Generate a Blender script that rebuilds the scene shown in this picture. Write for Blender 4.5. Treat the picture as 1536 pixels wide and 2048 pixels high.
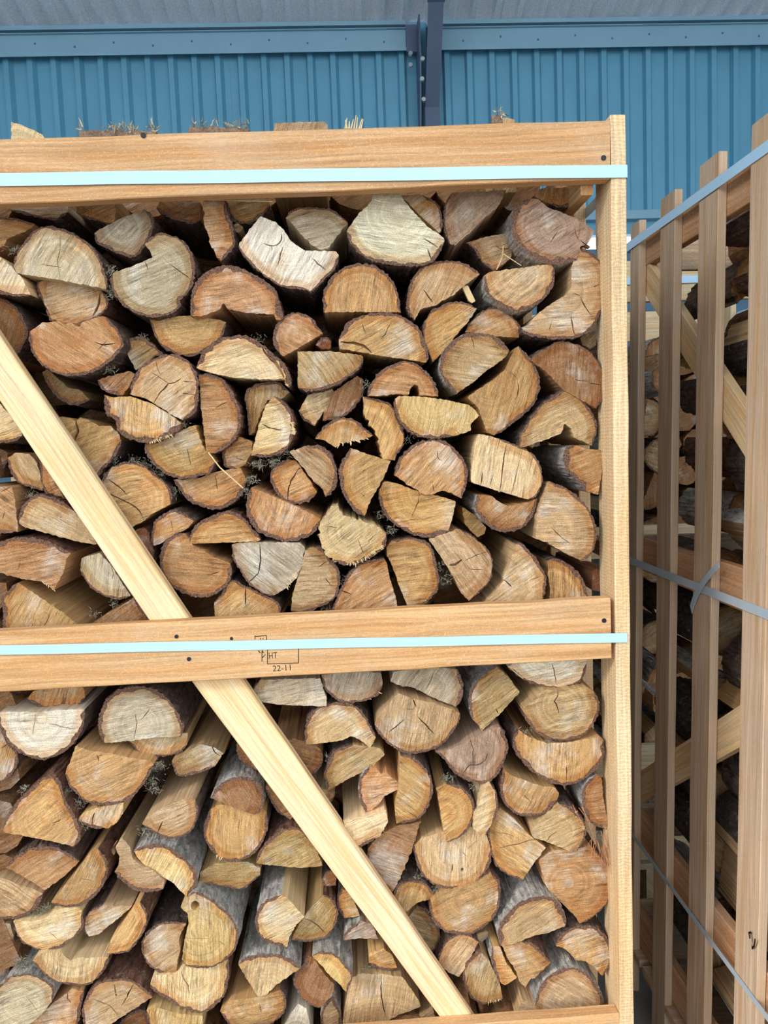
import bpy, bmesh, math, random
from mathutils import Vector, Matrix, noise
from mathutils.geometry import delaunay_2d_cdt
random.seed(11)
SC = bpy.context.scene
COL = SC.collection
for o in list(bpy.data.objects): bpy.data.objects.remove(o)

# ------------------------------------------------------------------ camera
EYE = 1.56                       # height of the lens above the floor
F = 1520.0                       # focal length for a 1536 x 2048 frame
YAW, PITCH, ROLL = math.radians(2.55), math.radians(-4.85), math.radians(2.25)
fw = Vector((math.sin(YAW) * math.cos(PITCH), math.cos(YAW) * math.cos(PITCH), math.sin(PITCH)))
r0 = Vector((math.cos(YAW), -math.sin(YAW), 0))
u0 = r0.cross(fw)
rt = r0 * math.cos(ROLL) - u0 * math.sin(ROLL)
up = rt.cross(fw)
CAM = Vector((0, 0, EYE))
cd = bpy.data.cameras.new('camera'); cam = bpy.data.objects.new('camera', cd); COL.objects.link(cam)
cd.sensor_fit = 'HORIZONTAL'; cd.sensor_width = 36.0; cd.lens = 36.0 * F / 1536.0
cd.clip_start = 0.05; cd.clip_end = 200
cam.matrix_world = Matrix(((rt.x, up.x, -fw.x, 0), (rt.y, up.y, -fw.y, 0), (rt.z, up.z, -fw.z, EYE), (0, 0, 0, 1)))
SC.camera = cam

# ------------------------------------------------------------------ daylight
w = bpy.data.worlds.new('daylight'); SC.world = w; w.use_nodes = True
w.node_tree.nodes['Background'].inputs[0].default_value = (0.86, 0.93, 1.0, 1)
w.node_tree.nodes['Background'].inputs[1].default_value = 2.6
sd = bpy.data.lights.new('hazy_sun_offscreen', 'SUN'); sun = bpy.data.objects.new('hazy_sun_offscreen', sd); COL.objects.link(sun)
sd.energy = 3.8; sd.angle = math.radians(20); sd.color = (1.0, 0.95, 0.88)
SUN_DIR = Vector((1.0, 0.62, -0.78))
sun.rotation_euler = SUN_DIR.to_track_quat('-Z', 'Y').to_euler()
sun.location = (-3, -6, 8)
vs = SC.view_settings
vs.view_transform = 'Standard'; vs.look = 'None'; vs.gamma = 1.0; vs.use_curve_mapping = False
vs.exposure = 0.16

# ------------------------------------------------------------------ helpers
def at(px, py, Y):
    """point of the plane y = Y that the pixel looks at"""
    d = fw + rt * ((px - 768) / F) - up * ((py - 1024) / F)
    return CAM + d * (Y / d.y)
def lin(c):
    return tuple((v / 255 / 12.92) if v / 255 <= 0.04045 else ((v / 255 + 0.055) / 1.055) ** 2.4 for v in c)
def N3(x, y, z): return noise.noise(Vector((x, y, z)))
def mesh_obj(name, verts, faces, mats, parent=None, mi=None, uv=None, tint=None, attrs=None, smooth=False, loc=None):
    me = bpy.data.meshes.new(name)
    me.from_pydata([tuple(v) for v in verts], [], faces)
    for m in (mats if isinstance(mats, (list, tuple)) else [mats]): me.materials.append(m)
    if mi: me.polygons.foreach_set('material_index', mi)
    if uv:
        l = me.uv_layers.new(name='UVMap')
        buf = []
        for lp in me.loops: buf.extend(uv[lp.vertex_index])
        l.data.foreach_set('uv', buf)
    if tint:
        a = me.attributes.new('tint', 'FLOAT_COLOR', 'POINT')
        a.data.foreach_set('color', (list(tint[:3]) + [1.0]) * len(me.vertices))
    for k, vals in (attrs or {}).items():
        a = me.attributes.new(k, 'FLOAT', 'POINT'); a.data.foreach_set('value', vals)
    if smooth: me.polygons.foreach_set('use_smooth', [True] * len(me.polygons))
    me.update()
    o = bpy.data.objects.new(name, me); COL.objects.link(o)
    if parent: o.parent = parent
    if loc is not None: o.location = loc
    return o
def tag(o, label=None, cat=None, group=None, kind=None):
    if label: o['label'] = label
    if cat: o['category'] = cat
    if group: o['group'] = group
    if kind: o['kind'] = kind
    return o
def empty(name, loc=(0, 0, 0)):
    o = bpy.data.objects.new(name, None); COL.objects.link(o); o.location = loc; o.empty_display_size = 0.05
    return o
def copy_tree(o, parent=None):
    c = o.copy(); COL.objects.link(c); c.parent = parent
    for ch in list(o.children): copy_tree(ch, c)
    return c
def box_vf(x0, x1, y0, y1, z0, z1, V, Fc):
    b = len(V)
    V += [(x0, y0, z0), (x1, y0, z0), (x1, y1, z0), (x0, y1, z0), (x0, y0, z1), (x1, y0, z1), (x1, y1, z1), (x0, y1, z1)]
    for f in ((0, 3, 2, 1), (4, 5, 6, 7), (0, 1, 5, 4), (1, 2, 6, 5), (2, 3, 7, 6), (3, 0, 4, 7)): Fc.append(tuple(b + i for i in f))
def box(name, x0, x1, y0, y1, z0, z1, m, parent=None):
    V, Fc = [], []; box_vf(x0, x1, y0, y1, z0, z1, V, Fc)
    return mesh_obj(name, V, Fc, m, parent)

# ------------------------------------------------------------------ materials
class NT:
    def __init__(s, name):
        s.m = bpy.data.materials.new(name); s.m.use_nodes = True; s.t = s.m.node_tree; s.b = s.t.nodes['Principled BSDF']
    def n(s, kind, ins=None, **kw):
        nd = s.t.nodes.new(kind)
        for k, v in kw.items(): setattr(nd, k, v)
        for k, v in (ins or {}).items(): s.set(nd.inputs[k], v)
        return nd
    def set(s, inp, v):
        if isinstance(v, bpy.types.NodeSocket): s.t.links.new(v, inp)
        elif isinstance(v, bpy.types.Node): s.t.links.new(v.outputs[0], inp)
        else: inp.default_value = v
    def mul(s, a, b): return s.n('ShaderNodeMath', {0: a, 1: b}, operation='MULTIPLY').outputs[0]
    def math(s, op, a, b=0.0, c=0.0): return s.n('ShaderNodeMath', {0: a, 1: b, 2: c}, operation=op).outputs[0]
    def ramp(s, f, lo, hi, a=0.0, b=1.0): return s.n('ShaderNodeMapRange', {0: f, 1: lo, 2: hi, 3: a, 4: b}).outputs[0]
    def mix(s, f, a, b, mode='MIX'):
        nd = s.n('ShaderNodeMix', data_type='RGBA', blend_type=mode)
        s.set(nd.inputs[0], f); s.set(nd.inputs[6], a); s.set(nd.inputs[7], b); return nd.outputs[2]
    def noise(s, vec, scale, detail=3.0, rough=0.55, dist=0.0):
        return s.n('ShaderNodeTexNoise', {'Vector': vec, 'Scale': scale, 'Detail': detail, 'Roughness': rough, 'Distortion': dist}).outputs[0]
    def scalev(s, vec, sc): return s.n('ShaderNodeMapping', {0: vec, 3: sc}).outputs[0]
    def bright(s, col, f):
        """col times the grey value f"""
        v = s.n('ShaderNodeCombineColor', {0: f, 1: f, 2: f}).outputs[0]
        return s.mix(1.0, col, v, 'MULTIPLY')
    def attr(s, name, out='Fac'): return s.n('ShaderNodeAttribute', attribute_name=name).outputs[out]
    def bump(s, h, strength, dist=0.001, prev=None):
        nd = s.n('ShaderNodeBump', {'Height': h, 'Strength': strength, 'Distance': dist})
        if prev is not None: s.set(nd.inputs['Normal'], prev)
        return nd.outputs[0]
    def done(s, col, rough=0.8, normal=None, metal=0.0, spec=0.3):
        s.set(s.b.inputs['Base Color'], col); s.set(s.b.inputs['Roughness'], rough); s.b.inputs['Metallic'].default_value = metal
        s.b.inputs['Specular IOR Level'].default_value = spec
        if normal is not None: s.set(s.b.inputs['Normal'], normal)
        return s.m

def m_endgrain():
    t = NT('sawn_end_grain')
    uv = t.n('ShaderNodeUVMap', uv_map='UVMap').outputs[0]
    geo = t.n('ShaderNodeNewGeometry').outputs['Position']
    tint = t.attr('tint', 'Color'); edge = t.attr('edge'); ring = t.attr('ring')
    wob = t.noise(geo, 34.0, 3.0, 0.55)
    wuv = t.n('ShaderNodeVectorMath', {0: uv, 1: t.n('ShaderNodeCombineXYZ', {1: t.mul(wob, 0.006)}).outputs[0]}, operation='ADD').outputs[0]
    saw = t.noise(t.scalev(wuv, (34, 520, 1)), 1.0, 2.0, 0.65)
    saw2 = t.noise(t.scalev(wuv, (9, 150, 1)), 1.0, 3.0, 0.6)
    big = t.noise(geo, 15.0, 4.0, 0.6)
    big2 = t.noise(t.n('ShaderNodeVectorMath', {0: geo, 1: (7.3, 2.1, 4.4)}, operation='ADD').outputs[0], 26.0, 3.0, 0.6)
    fuzz = t.noise(geo, 560.0, 3.0, 0.75)
    rr = t.math('MULTIPLY_ADD', wob, 0.012, ring)
    rings = t.math('SINE', t.mul(rr, 2100.0))
    zone = t.noise(t.n('ShaderNodeCombineXYZ', {0: t.mul(rr, 170.0), 1: t.mul(t.n('ShaderNodeSeparateXYZ', {0: tint}).outputs[0], 80.0)}).outputs[0], 1.0, 2.0, 0.6)
    amt = t.ramp(big2, 0.35, 0.60, 0.25, 1.0)
    c = tint
    st = t.math('ADD', t.mul(t.math('SUBTRACT', t.ramp(saw, 0.32, 0.66), 0.55), 0.74), t.mul(t.math('SUBTRACT', t.ramp(saw2, 0.34, 0.66), 0.55), 0.62))
    c = t.bright(c, t.math('MULTIPLY_ADD', st, amt, 1.0))
    c = t.bright(c, t.ramp(zone, 0.30, 0.70, 0.80, 1.14))
    c = t.bright(c, t.ramp(rings, -1.0, 1.0, 0.93, 1.04))
    # sapwood band just inside the bark
    sap = t.ramp(t.math('MULTIPLY_ADD', wob, 0.012, edge), 0.019, 0.025, 1.0, 0.0)
    c = t.mix(t.mul(sap, 0.85), c, t.mix(1.0, c, (0.80, 0.63, 0.48, 1), 'MULTIPLY'))
    # pale bleached and rusty blotches
    c = t.mix(t.ramp(big, 0.54, 0.72, 0.0, 0.62), c, t.bright((0.74, 0.68, 0.58, 1), t.math('MULTIPLY_ADD', st, 0.9, 0.95)))
    c = t.mix(t.ramp(big, 0.46, 0.28, 0.0, 0.7), c, t.mix(1.0, c, (0.80, 0.62, 0.44, 1), 'MULTIPLY'))
    c = t.mix(t.ramp(big2, 0.60, 0.76, 0.0, 0.6), c, t.mix(1.0, c, (0.62, 0.58, 0.56, 1), 'MULTIPLY'))
    c = t.bright(c, t.ramp(fuzz, 0.34, 0.62, 0.74, 1.12))
    c = t.mix(t.ramp(fuzz, 0.60, 0.70, 0.0, 0.65), c, t.mix(0.5, c, (0.92, 0.80, 0.58, 1)))
    h = t.math('ADD', t.mul(saw, 0.9), t.mul(fuzz, 0.9))
    nrm = t.bump(h, 0.9, 0.0016, t.bump(saw2, 0.55, 0.003))
    return t.done(c, 0.88, nrm, spec=0.12)
def m_split():
    t = NT('split_wood')
    uv = t.n('ShaderNodeUVMap', uv_map='UVMap').outputs[0]
    geo = t.n('ShaderNodeNewGeometry').outputs['Position']
    tint = t.attr('tint', 'Color')
    g = t.noise(t.scalev(uv, (260, 7, 1)), 1.0, 4.0, 0.6, 0.4)
    big = t.noise(geo, 12.0, 3.0)
    c = t.bright(tint, t.ramp(g, 0.3, 0.7, 0.72, 1.18))
    c = t.mix(t.ramp(big, 0.5, 0.75, 0.0, 0.5), c, t.mix(1.0, c, (0.75, 0.70, 0.62, 1), 'MULTIPLY'))
    return t.done(c, 0.8, t.bump(g, 0.7, 0.002), spec=0.2)
def m_bark():
    t = NT('oak_bark')
    geo = t.n('ShaderNodeNewGeometry').outputs['Position']
    tint = t.attr('tint', 'Color')
    a = t.noise(t.scalev(geo, (90, 34, 90)), 1.0, 5.0, 0.65, 0.6)
    b = t.noise(geo, 330.0, 3.0, 0.7)
    l = t.noise(geo, 60.0, 4.0, 0.7)
    c = t.bright(tint, t.ramp(a, 0.3, 0.72, 0.35, 1.45))
    c = t.mix(t.ramp(l, 0.58, 0.74, 0.0, 0.55), c, (0.42, 0.41, 0.37, 1))
    c = t.bright(c, t.ramp(b, 0.3, 0.7, 0.65, 1.3))
    return t.done(c, 0.95, t.bump(t.math('ADD', a, t.mul(b, 0.4)), 1.0, 0.004), spec=0.1)
def m_rim():
    t = NT('cut_bark')
    geo = t.n('ShaderNodeNewGeometry').outputs['Position']
    tint = t.attr('tint', 'Color')
    b = t.noise(geo, 420.0, 4.0, 0.75)
    c = t.mix(t.ramp(b, 0.35, 0.65), lin((62, 46, 40)) + (1,), lin((150, 114, 94)) + (1,))
    return t.done(c, 0.95, t.bump(b, 1.0, 0.002), spec=0.1)
def m_plank(name, ridge=0.0, fuzzy=0.5):
    t = NT(name)
    uv = t.n('ShaderNodeUVMap', uv_map='UVMap').outputs[0]
    geo = t.n('ShaderNodeNewGeometry').outputs['Position']
    tint = t.attr('tint', 'Color')
    warp = t.noise(t.scalev(uv, (3.5, 22, 1)), 1.0, 2.0)
    uvw = t.n('ShaderNodeVectorMath', {0: uv, 1: t.n('ShaderNodeCombineXYZ', {1: t.mul(warp, 0.016)}).outputs[0]}, operation='ADD').outputs[0]
    g = t.noise(t.scalev(uvw, (4, 190, 1)), 1.0, 3.0, 0.6)
    g2 = t.noise(t.scalev(uvw, (3, 48, 1)), 1.0, 2.0, 0.5)
    flecks = t.noise(t.scalev(geo, (330, 330, 330)), 1.0, 2.0, 0.6)
    streak = t.noise(t.scalev(uv, (90, 480, 1)), 1.0, 2.0, 0.6)
    big = t.noise(geo, 7.0, 3.0)
    c = t.bright(tint, t.ramp(g, 0.3, 0.7, 0.70, 1.16))
    c = t.mix(t.ramp(g2, 0.42, 0.62, 0.0, 0.75), c, t.mix(1.0, c, (0.88, 0.74, 0.56, 1), 'MULTIPLY'))
    c = t.bright(c, t.ramp(streak, 0.35, 0.6, 1.0 - 0.22 * fuzzy, 1.06))
    c = t.mix(t.ramp(flecks, 0.57, 0.67, 0.0, 0.85 * fuzzy), c, t.mix(0.5, c, (0.95, 0.80, 0.58, 1)))
    c = t.mix(t.ramp(big, 0.55, 0.75, 0.0, 0.35), c, t.mix(0.5, c, (0.62, 0.56, 0.48, 1)))
    h = t.math('ADD', g, t.mul(flecks, fuzzy))
    nrm = t.bump(h, 0.45, 0.001)
    if ridge:
        wv = t.n('ShaderNodeTexWave', {'Vector': t.scalev(uv, (52, 40, 1)), 'Scale': 1.0, 'Distortion': 7.0, 'Detail': 2.0, 'Detail Scale': 2.0}).outputs[0]
        nz = t.noise(t.scalev(uv, (230, 420, 1)), 1.0, 3.0)
        hh = t.mul(wv, nz)
        c = t.bright(c, t.ramp(hh, 0.05, 0.5, 1.0 - 0.24 * ridge, 1.08))
        nrm = t.bump(hh, 0.6 * ridge, 0.003, nrm)
    return t.done(c, 0.75, nrm, spec=0.25)
def m_plain(name, rgb, rough=0.5, metal=0.0, var=0.08, sc=8.0, bump=0.0, spec=0.4):
    t = NT(name)
    geo = t.n('ShaderNodeNewGeometry').outputs['Position']
    nz = t.noise(geo, sc, 4.0, 0.6)
    c = t.bright(lin(rgb) + (1,), t.ramp(nz, 0.3, 0.7, 1 - var, 1 + var))
    return t.done(c, rough, t.bump(nz, bump, 0.002) if bump else None, metal, spec)
M = dict(end=m_endgrain(), split=m_split(), bark=m_bark(), rim=m_rim(),
         plank=m_plank('sawn_plank'), post=m_plank('rough_sawn_post', 0.5, 0.5), smooth=m_plank('pale_plank', 0.0, 0.25),
         strap=m_plain('plastic_strap', (178, 214, 240), 0.32, 0, 0.03, 40, spec=0.5),
         greystrap=m_plain('grey_plastic_strap', (178, 190, 200), 0.35, 0, 0.04, 40, spec=0.5),
         clad=m_plain('blue_cladding', (112, 174, 200), 0.45, 0, 0.05, 3.0),
         beam=m_plain('blue_steel', (146, 184, 202), 0.45, 0, 0.05, 3.0),
         steel=m_plain('grey_steel', (100, 112, 136), 0.5, 0, 0.06, 3.0),
         roof=m_plain('fibre_cement', (232, 236, 242), 0.85, 0, 0.20, 90.0, 0.3, 0.15),
         bolt=m_plain('zinc_bolt', (215, 220, 222), 0.3, 0.7, 0.05),
         nail=m_plain('dark_nail', (42, 40, 44), 0.45, 0.5, 0.1),
         moss=m_plain('lichen', (138, 134, 116), 0.95, 0, 0.4, 120.0, spec=0.05),
         fibre=m_plain('pale_fibre', (206, 178, 132), 0.8, 0, 0.15, 60.0, spec=0.1),
         needle=m_plain('dry_needle', (176, 116, 82), 0.7, 0, 0.2, 60.0, spec=0.2),
         ink=m_plain('stamp_ink', (52, 44, 40), 0.8, 0, 0.15, 400.0, spec=0.1),
         floor=m_plain('concrete_floor', (132, 130, 126), 0.9, 0, 0.2, 4.0, 0.2, 0.2),
         panel=m_plain('grey_panel', (96, 128, 150), 0.8, 0, 0.1, 3.0),
         wire=m_plain('black_wire', (28, 27, 28), 0.4, 0.6, 0.1))

TONE = {k: lin(v) for k, v in dict(gold=(196, 155, 104), orange=(190, 144, 100), tan=(188, 156, 116), straw=(216, 186, 140), grey=(188, 170, 142),
        white=(230, 216, 190), brown=(154, 114, 80), pink=(170, 142, 120), yellow=(216, 182, 124), olive=(168, 140, 98), red=(144, 98, 72)).items()}

# ------------------------------------------------------------------ the shed
HY = 7.0                                            # the back wall's plane
SH = math.tan(math.radians(15.6))
EAVE = EYE + 3.68
def ribbed(name, x0, n, p0, p1, depth, parent, m, pitch=0.2, out=Vector((0, -1, 0)), lift=0.0):
    """one profiled sheet: n ribs, from point-line p0 (along x) to p1"""
    prof = []
    for i in range(n):
        b = x0 + i * pitch
        prof += [(b, 0), (b + 0.112, 0), (b + 0.126, depth), (b + 0.170, depth), (b + 0.196, 0)]
    prof.append((x0 + n * pitch, 0)); prof.append((x0 + n * pitch + 0.045, 0.0))
    V, Fc = [], []
    for (x, d) in prof:
        for p in (p0, p1):
            q = Vector((x, p[0], p[1])) + out * (d + lift); V.append(q)
    k = len(prof)
    for i in range(k - 1): Fc.append((2 * i, 2 * i + 2, 2 * i + 3, 2 * i + 1))
    o = mesh_obj(name, V, Fc, m, parent)
    s = o.modifiers.new('sheet', 'SOLIDIFY'); s.thickness = 0.003; s.offset = -1
    return o
floor = tag(box('floor', -14, 14, -14, 8.5, -0.05, 0, M['floor']), 'grey concrete shed floor', 'floor', kind='structure')
wall = tag(box('wall_back', -7, 7.4, HY + 0.05, HY + 0.15, 0, EYE + 1.735, M['panel']), 'blue back wall of ribbed metal cladding', 'wall', kind='structure')
zb = EYE + 2.02
for i in range(14):
    ribbed('cladding_sheet', -6.93 + i * 1.0, 5, (HY, zb), (HY, EAVE), 0.05, wall, M['clad'], lift=0.004 * (i % 2))
box('bottom_flashing', -7, 7.4, HY - 0.075, HY + 0.02, zb - 0.055, zb + 0.02, M['beam'], wall)
box('sheeting_rail', -7, 7.4, HY + 0.02, HY + 0.12, EYE + 1.856, zb - 0.05, M['clad'], wall)
ceil = tag(box('ceiling', -7, 7.4, HY - 0.02, HY + 0.05, EAVE - 0.02, EAVE + 0.03, M['beam']), 'grey fibre cement roof of ribbed sheets', 'roof', kind='structure')
rlen = 9.7
rn = Vector((0, -math.sin(math.radians(15.6)), -math.cos(math.radians(15.6))))
for i in range(12):
    for (d0, d1, nm, mm) in ((-0.03, 1.2, 'roof_sheet', 'roof'), (1.1, 4.0, 'roof_sheet', 'roof'), (3.9, rlen, 'roof_sheet', 'roof')):
        ribbed(nm, -7.0 + 0.11 + i * 1.2, 6, (HY - d0, EAVE + 0.05 + d0 * SH), (HY - d1, EAVE + 0.05 + d1 * SH), 0.04, ceil, M[mm], out=rn, lift=0.006 * (i % 2) + (0.012 if d0 == 1.1 else 0))
wl = tag(box('wall_left_added', -7.2, -7.1, -2.6, 7.15, 0, EAVE + 2, M['clad']), 'unseen blue side wall added on the brace side to block low sky light', 'wall', kind='structure')  # added out of view to cut the low sky light from this side
wr = tag(box('wall_right_added', 7.5, 7.6, -2.6, 7.15, 0, EAVE + 2, M['clad']), 'unseen blue side wall added beyond the slatted crate to block low sky light', 'wall', kind='structure')  # its counterpart, also put in out of view to limit low sky light
V, Fc = [], []                                      # unseen shed front added to steer the daylight, open between its two end posts
box_vf(-7.2, -7.0, -2.6, -2.5, 0, EAVE + 2.6, V, Fc); box_vf(7.3, 7.6, -2.6, -2.5, 0, EAVE + 2.6, V, Fc); box_vf(-7.0, 7.3, -2.6, -2.5, 5.9, EAVE + 2.6, V, Fc)
tag(mesh_obj('wall_front_added', V, Fc, M['clad']), 'unseen blue shed front added to steer the daylight, open below its gable', 'wall', kind='structure')
# eave beams, left and right of the steel frame
def eave_beam(x0, x1, label):
    V, Fc = [], []
    zt, zl = EYE + 3.60, EYE + 3.445
    y = 6.90
    box_vf(x0, x1, y, y + 0.006, zl, zt, V, Fc)
    box_vf(x0, x1, y - 0.03, y, zl - 0.006, zl, V, Fc)
    box_vf(x0, x1, y - 0.03, y - 0.024, zl - 0.03, zl - 0.006, V, Fc)
    box_vf(x0, x1, y - 0.03, y + 0.09, zt, zt + 0.006, V, Fc)
    o = mesh_obj('eave_beam', V, Fc, M['beam'])
    tag(o, label, 'beam', 'eave beams below the roof')
    box('edge_trim', x0, x1, y - 0.02, y + 0.07, zt + 0.035, zt + 0.07, M['beam'], o)
    k = int((x1 - x0) / 0.33)
    for j in range(k):
        V2, F2 = [], []
        box_vf(x0 + 0.2 + j * 0.33, x0 + 0.214 + j * 0.33, y - 0.006, y, zl + 0.05 + 0.03 * (j % 2), zl + 0.064 + 0.03 * (j % 2), V2, F2)
        mesh_obj('screw_head', V2, F2, M['steel'], o)
    return o
CX = at(869, 140, 6.62).x
eave_beam(-7, at(813, 118, 6.9).x, 'blue steel eave beam ending at a bolted cleat')
eave_beam(at(880, 118, 6.9).x, 7.4, 'blue steel eave beam running from the grey frame, without a bolted end')
fr = empty('portal_frame', (CX, HY - 0.1, 0))
tag(fr, 'dark grey steel portal frame column with haunch and rafter', 'steel frame')
def fbox(name, x0, x1, pts, m=M['steel']):
    """extrude a (y,z) outline from x0 to x1, world coordinates"""
    V = [Vector((x, p[0], p[1])) - fr.location for x in (x0, x1) for p in pts]; k = len(pts)
    Fc = [tuple(range(k))[::-1], tuple(range(k, 2 * k))]
    for i in range(k): j = (i + 1) % k; Fc.append((i, j, k + j, k + i))
    return mesh_obj(name, V, Fc, m, fr)
zj = EYE + 3.55
yj = HY - 0.62
fbox('column_flange', CX - .065, CX + .065, [(HY - .15, 0), (HY - .15, EYE + 2.93), (HY - .138, EYE + 2.93), (HY - .138, 0)])
fbox('column_web', CX - .006, CX + .006, [(HY - .14, 0), (HY - .14, EYE + 2.93), (yj + .01, zj), (HY - .02, EAVE - .02), (HY - .02, 0)])
fbox('back_flange', CX - .085, CX + .065, [(HY - .03, 0), (HY - .03, EAVE - .05), (HY - .015, EAVE - .05), (HY - .015, 0)])
fbox('haunch_flange', CX - .062, CX + .062, [(HY - .15, EYE + 2.93), (yj, zj), (yj + .012, zj + .006), (HY - .138, EYE + 2.94)])
yr, zr = HY - rlen, EAVE + rlen * SH - 0.3
fbox('rafter_flange', CX - .07, CX + .07, [(yj + .01, zj - 0.01), (yr, zr), (yr, zr + .014), (yj + .01, zj + .004)])
fbox('rafter_web', CX - .005, CX + .005, [(yj, zj), (yr, zr + .01), (yr, zr + .26), (yj, zj + .26)])
fbox('stiffener_plate', CX - .115, CX - .102, [(HY - .34, EYE + 3.25), (HY - .34, EYE + 3.6), (HY - .03, EYE + 3.6), (HY - .03, EYE + 2.6), (HY - .12, EYE + 2.6)])
fbox('cleat', at(814, 118, 6.87).x, at(835, 118, 6.87).x, [(HY - .135, EYE + 3.40), (HY - .135, EYE + 3.625), (HY - .11, EYE + 3.625), (HY - .11, EYE + 3.40)])
def bolt(px, py, Y):
    c = at(px, py, Y) - fr.location
    V, Fc = [], []
    for k in range(6): V.append(c + Vector((0.019 * math.cos(k * 1.047), -0.02, 0.019 * math.sin(k * 1.047))))
    for k in range(6): V.append(c + Vector((0.022 * math.cos(k * 1.047), 0.006, 0.022 * math.sin(k * 1.047))))
    Fc.append(tuple(range(6)))
    for k in range(6): Fc.append((k, (k + 1) % 6, 6 + (k + 1) % 6, 6 + k))
    mesh_obj('bolt', V, Fc, M['bolt'], fr)
for (bx, by, yy) in ((821, 108, 6.86), (821, 131, 6.86), (845, 119, 6.66), (844, 159, 6.7), (847, 200, 6.78)): bolt(bx, by, yy)

# ------------------------------------------------------------------ firewood builder
FRONT = 1.300                     # front plane of the crate's rails
LOGY = 1.356                      # plane in which most log ends lie
def pts(s): return [tuple(float(v) for v in q.split(',')) for q in s.split()]
def resample(P, step, smooth):
    """open polyline -> evenly spaced points, Catmull-Rom when smooth"""
    if len(P) < 2: return list(P)
    dense = []
    if smooth and len(P) > 2:
        Q = [P[0] * 2 - P[1]] + P + [P[-1] * 2 - P[-2]]
        for i in range(1, len(Q) - 2):
            for k in range(8):
                t = k / 8
                a, b, c, d = Q[i - 1], Q[i], Q[i + 1], Q[i + 2]
                dense.append(0.5 * ((2 * b) + (c - a) * t + (2 * a - 5 * b + 4 * c - d) * t * t + (3 * b - a - 3 * c + d) * t ** 3))
        dense.append(P[-1])
    else: dense = P
    out = [dense[0]]; acc = 0.0
    for i in range(len(dense) - 1):
        a, b = dense[i], dense[i + 1]; l = (b - a).length
        if l < 1e-9: continue
        t = step - acc
        while t < l:
            out.append(a + (b - a) * (t / l)); t += step
        acc = l - (t - step)
    if (out[-1] - dense[-1]).length > step * 0.4: out.append(dense[-1])
    else: out[-1] = dense[-1]
    return out
def inside(p, poly):
    c = False; j = len(poly) - 1
    for i in range(len(poly)):
        a, b = poly[i], poly[j]
        if (a.y > p.y) != (b.y > p.y) and p.x < (b.x - a.x) * (p.y - a.y) / (b.y - a.y + 1e-15) + a.x: c = not c
        j = i
    return c
def seg_dist(p, a, b):
    ab = b - a; t = max(0, min(1, (p - a).dot(ab) / (ab.length_squared + 1e-15))); return (p - a - ab * t).length
def circle_fit(P):
    import numpy as np
    A = np.array([[p.x, p.y, 1] for p in P]); b = np.array([-(p.x ** 2 + p.y ** 2) for p in P])
    s = np.linalg.lstsq(A, b, rcond=None)[0]
    return Vector((-s[0] / 2, -s[1] / 2))
BARKT = dict(n=lin((104, 86, 76)), w=lin((178, 172, 164)), r=lin((122, 88, 72)), d=lin((76, 66, 60)))
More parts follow.
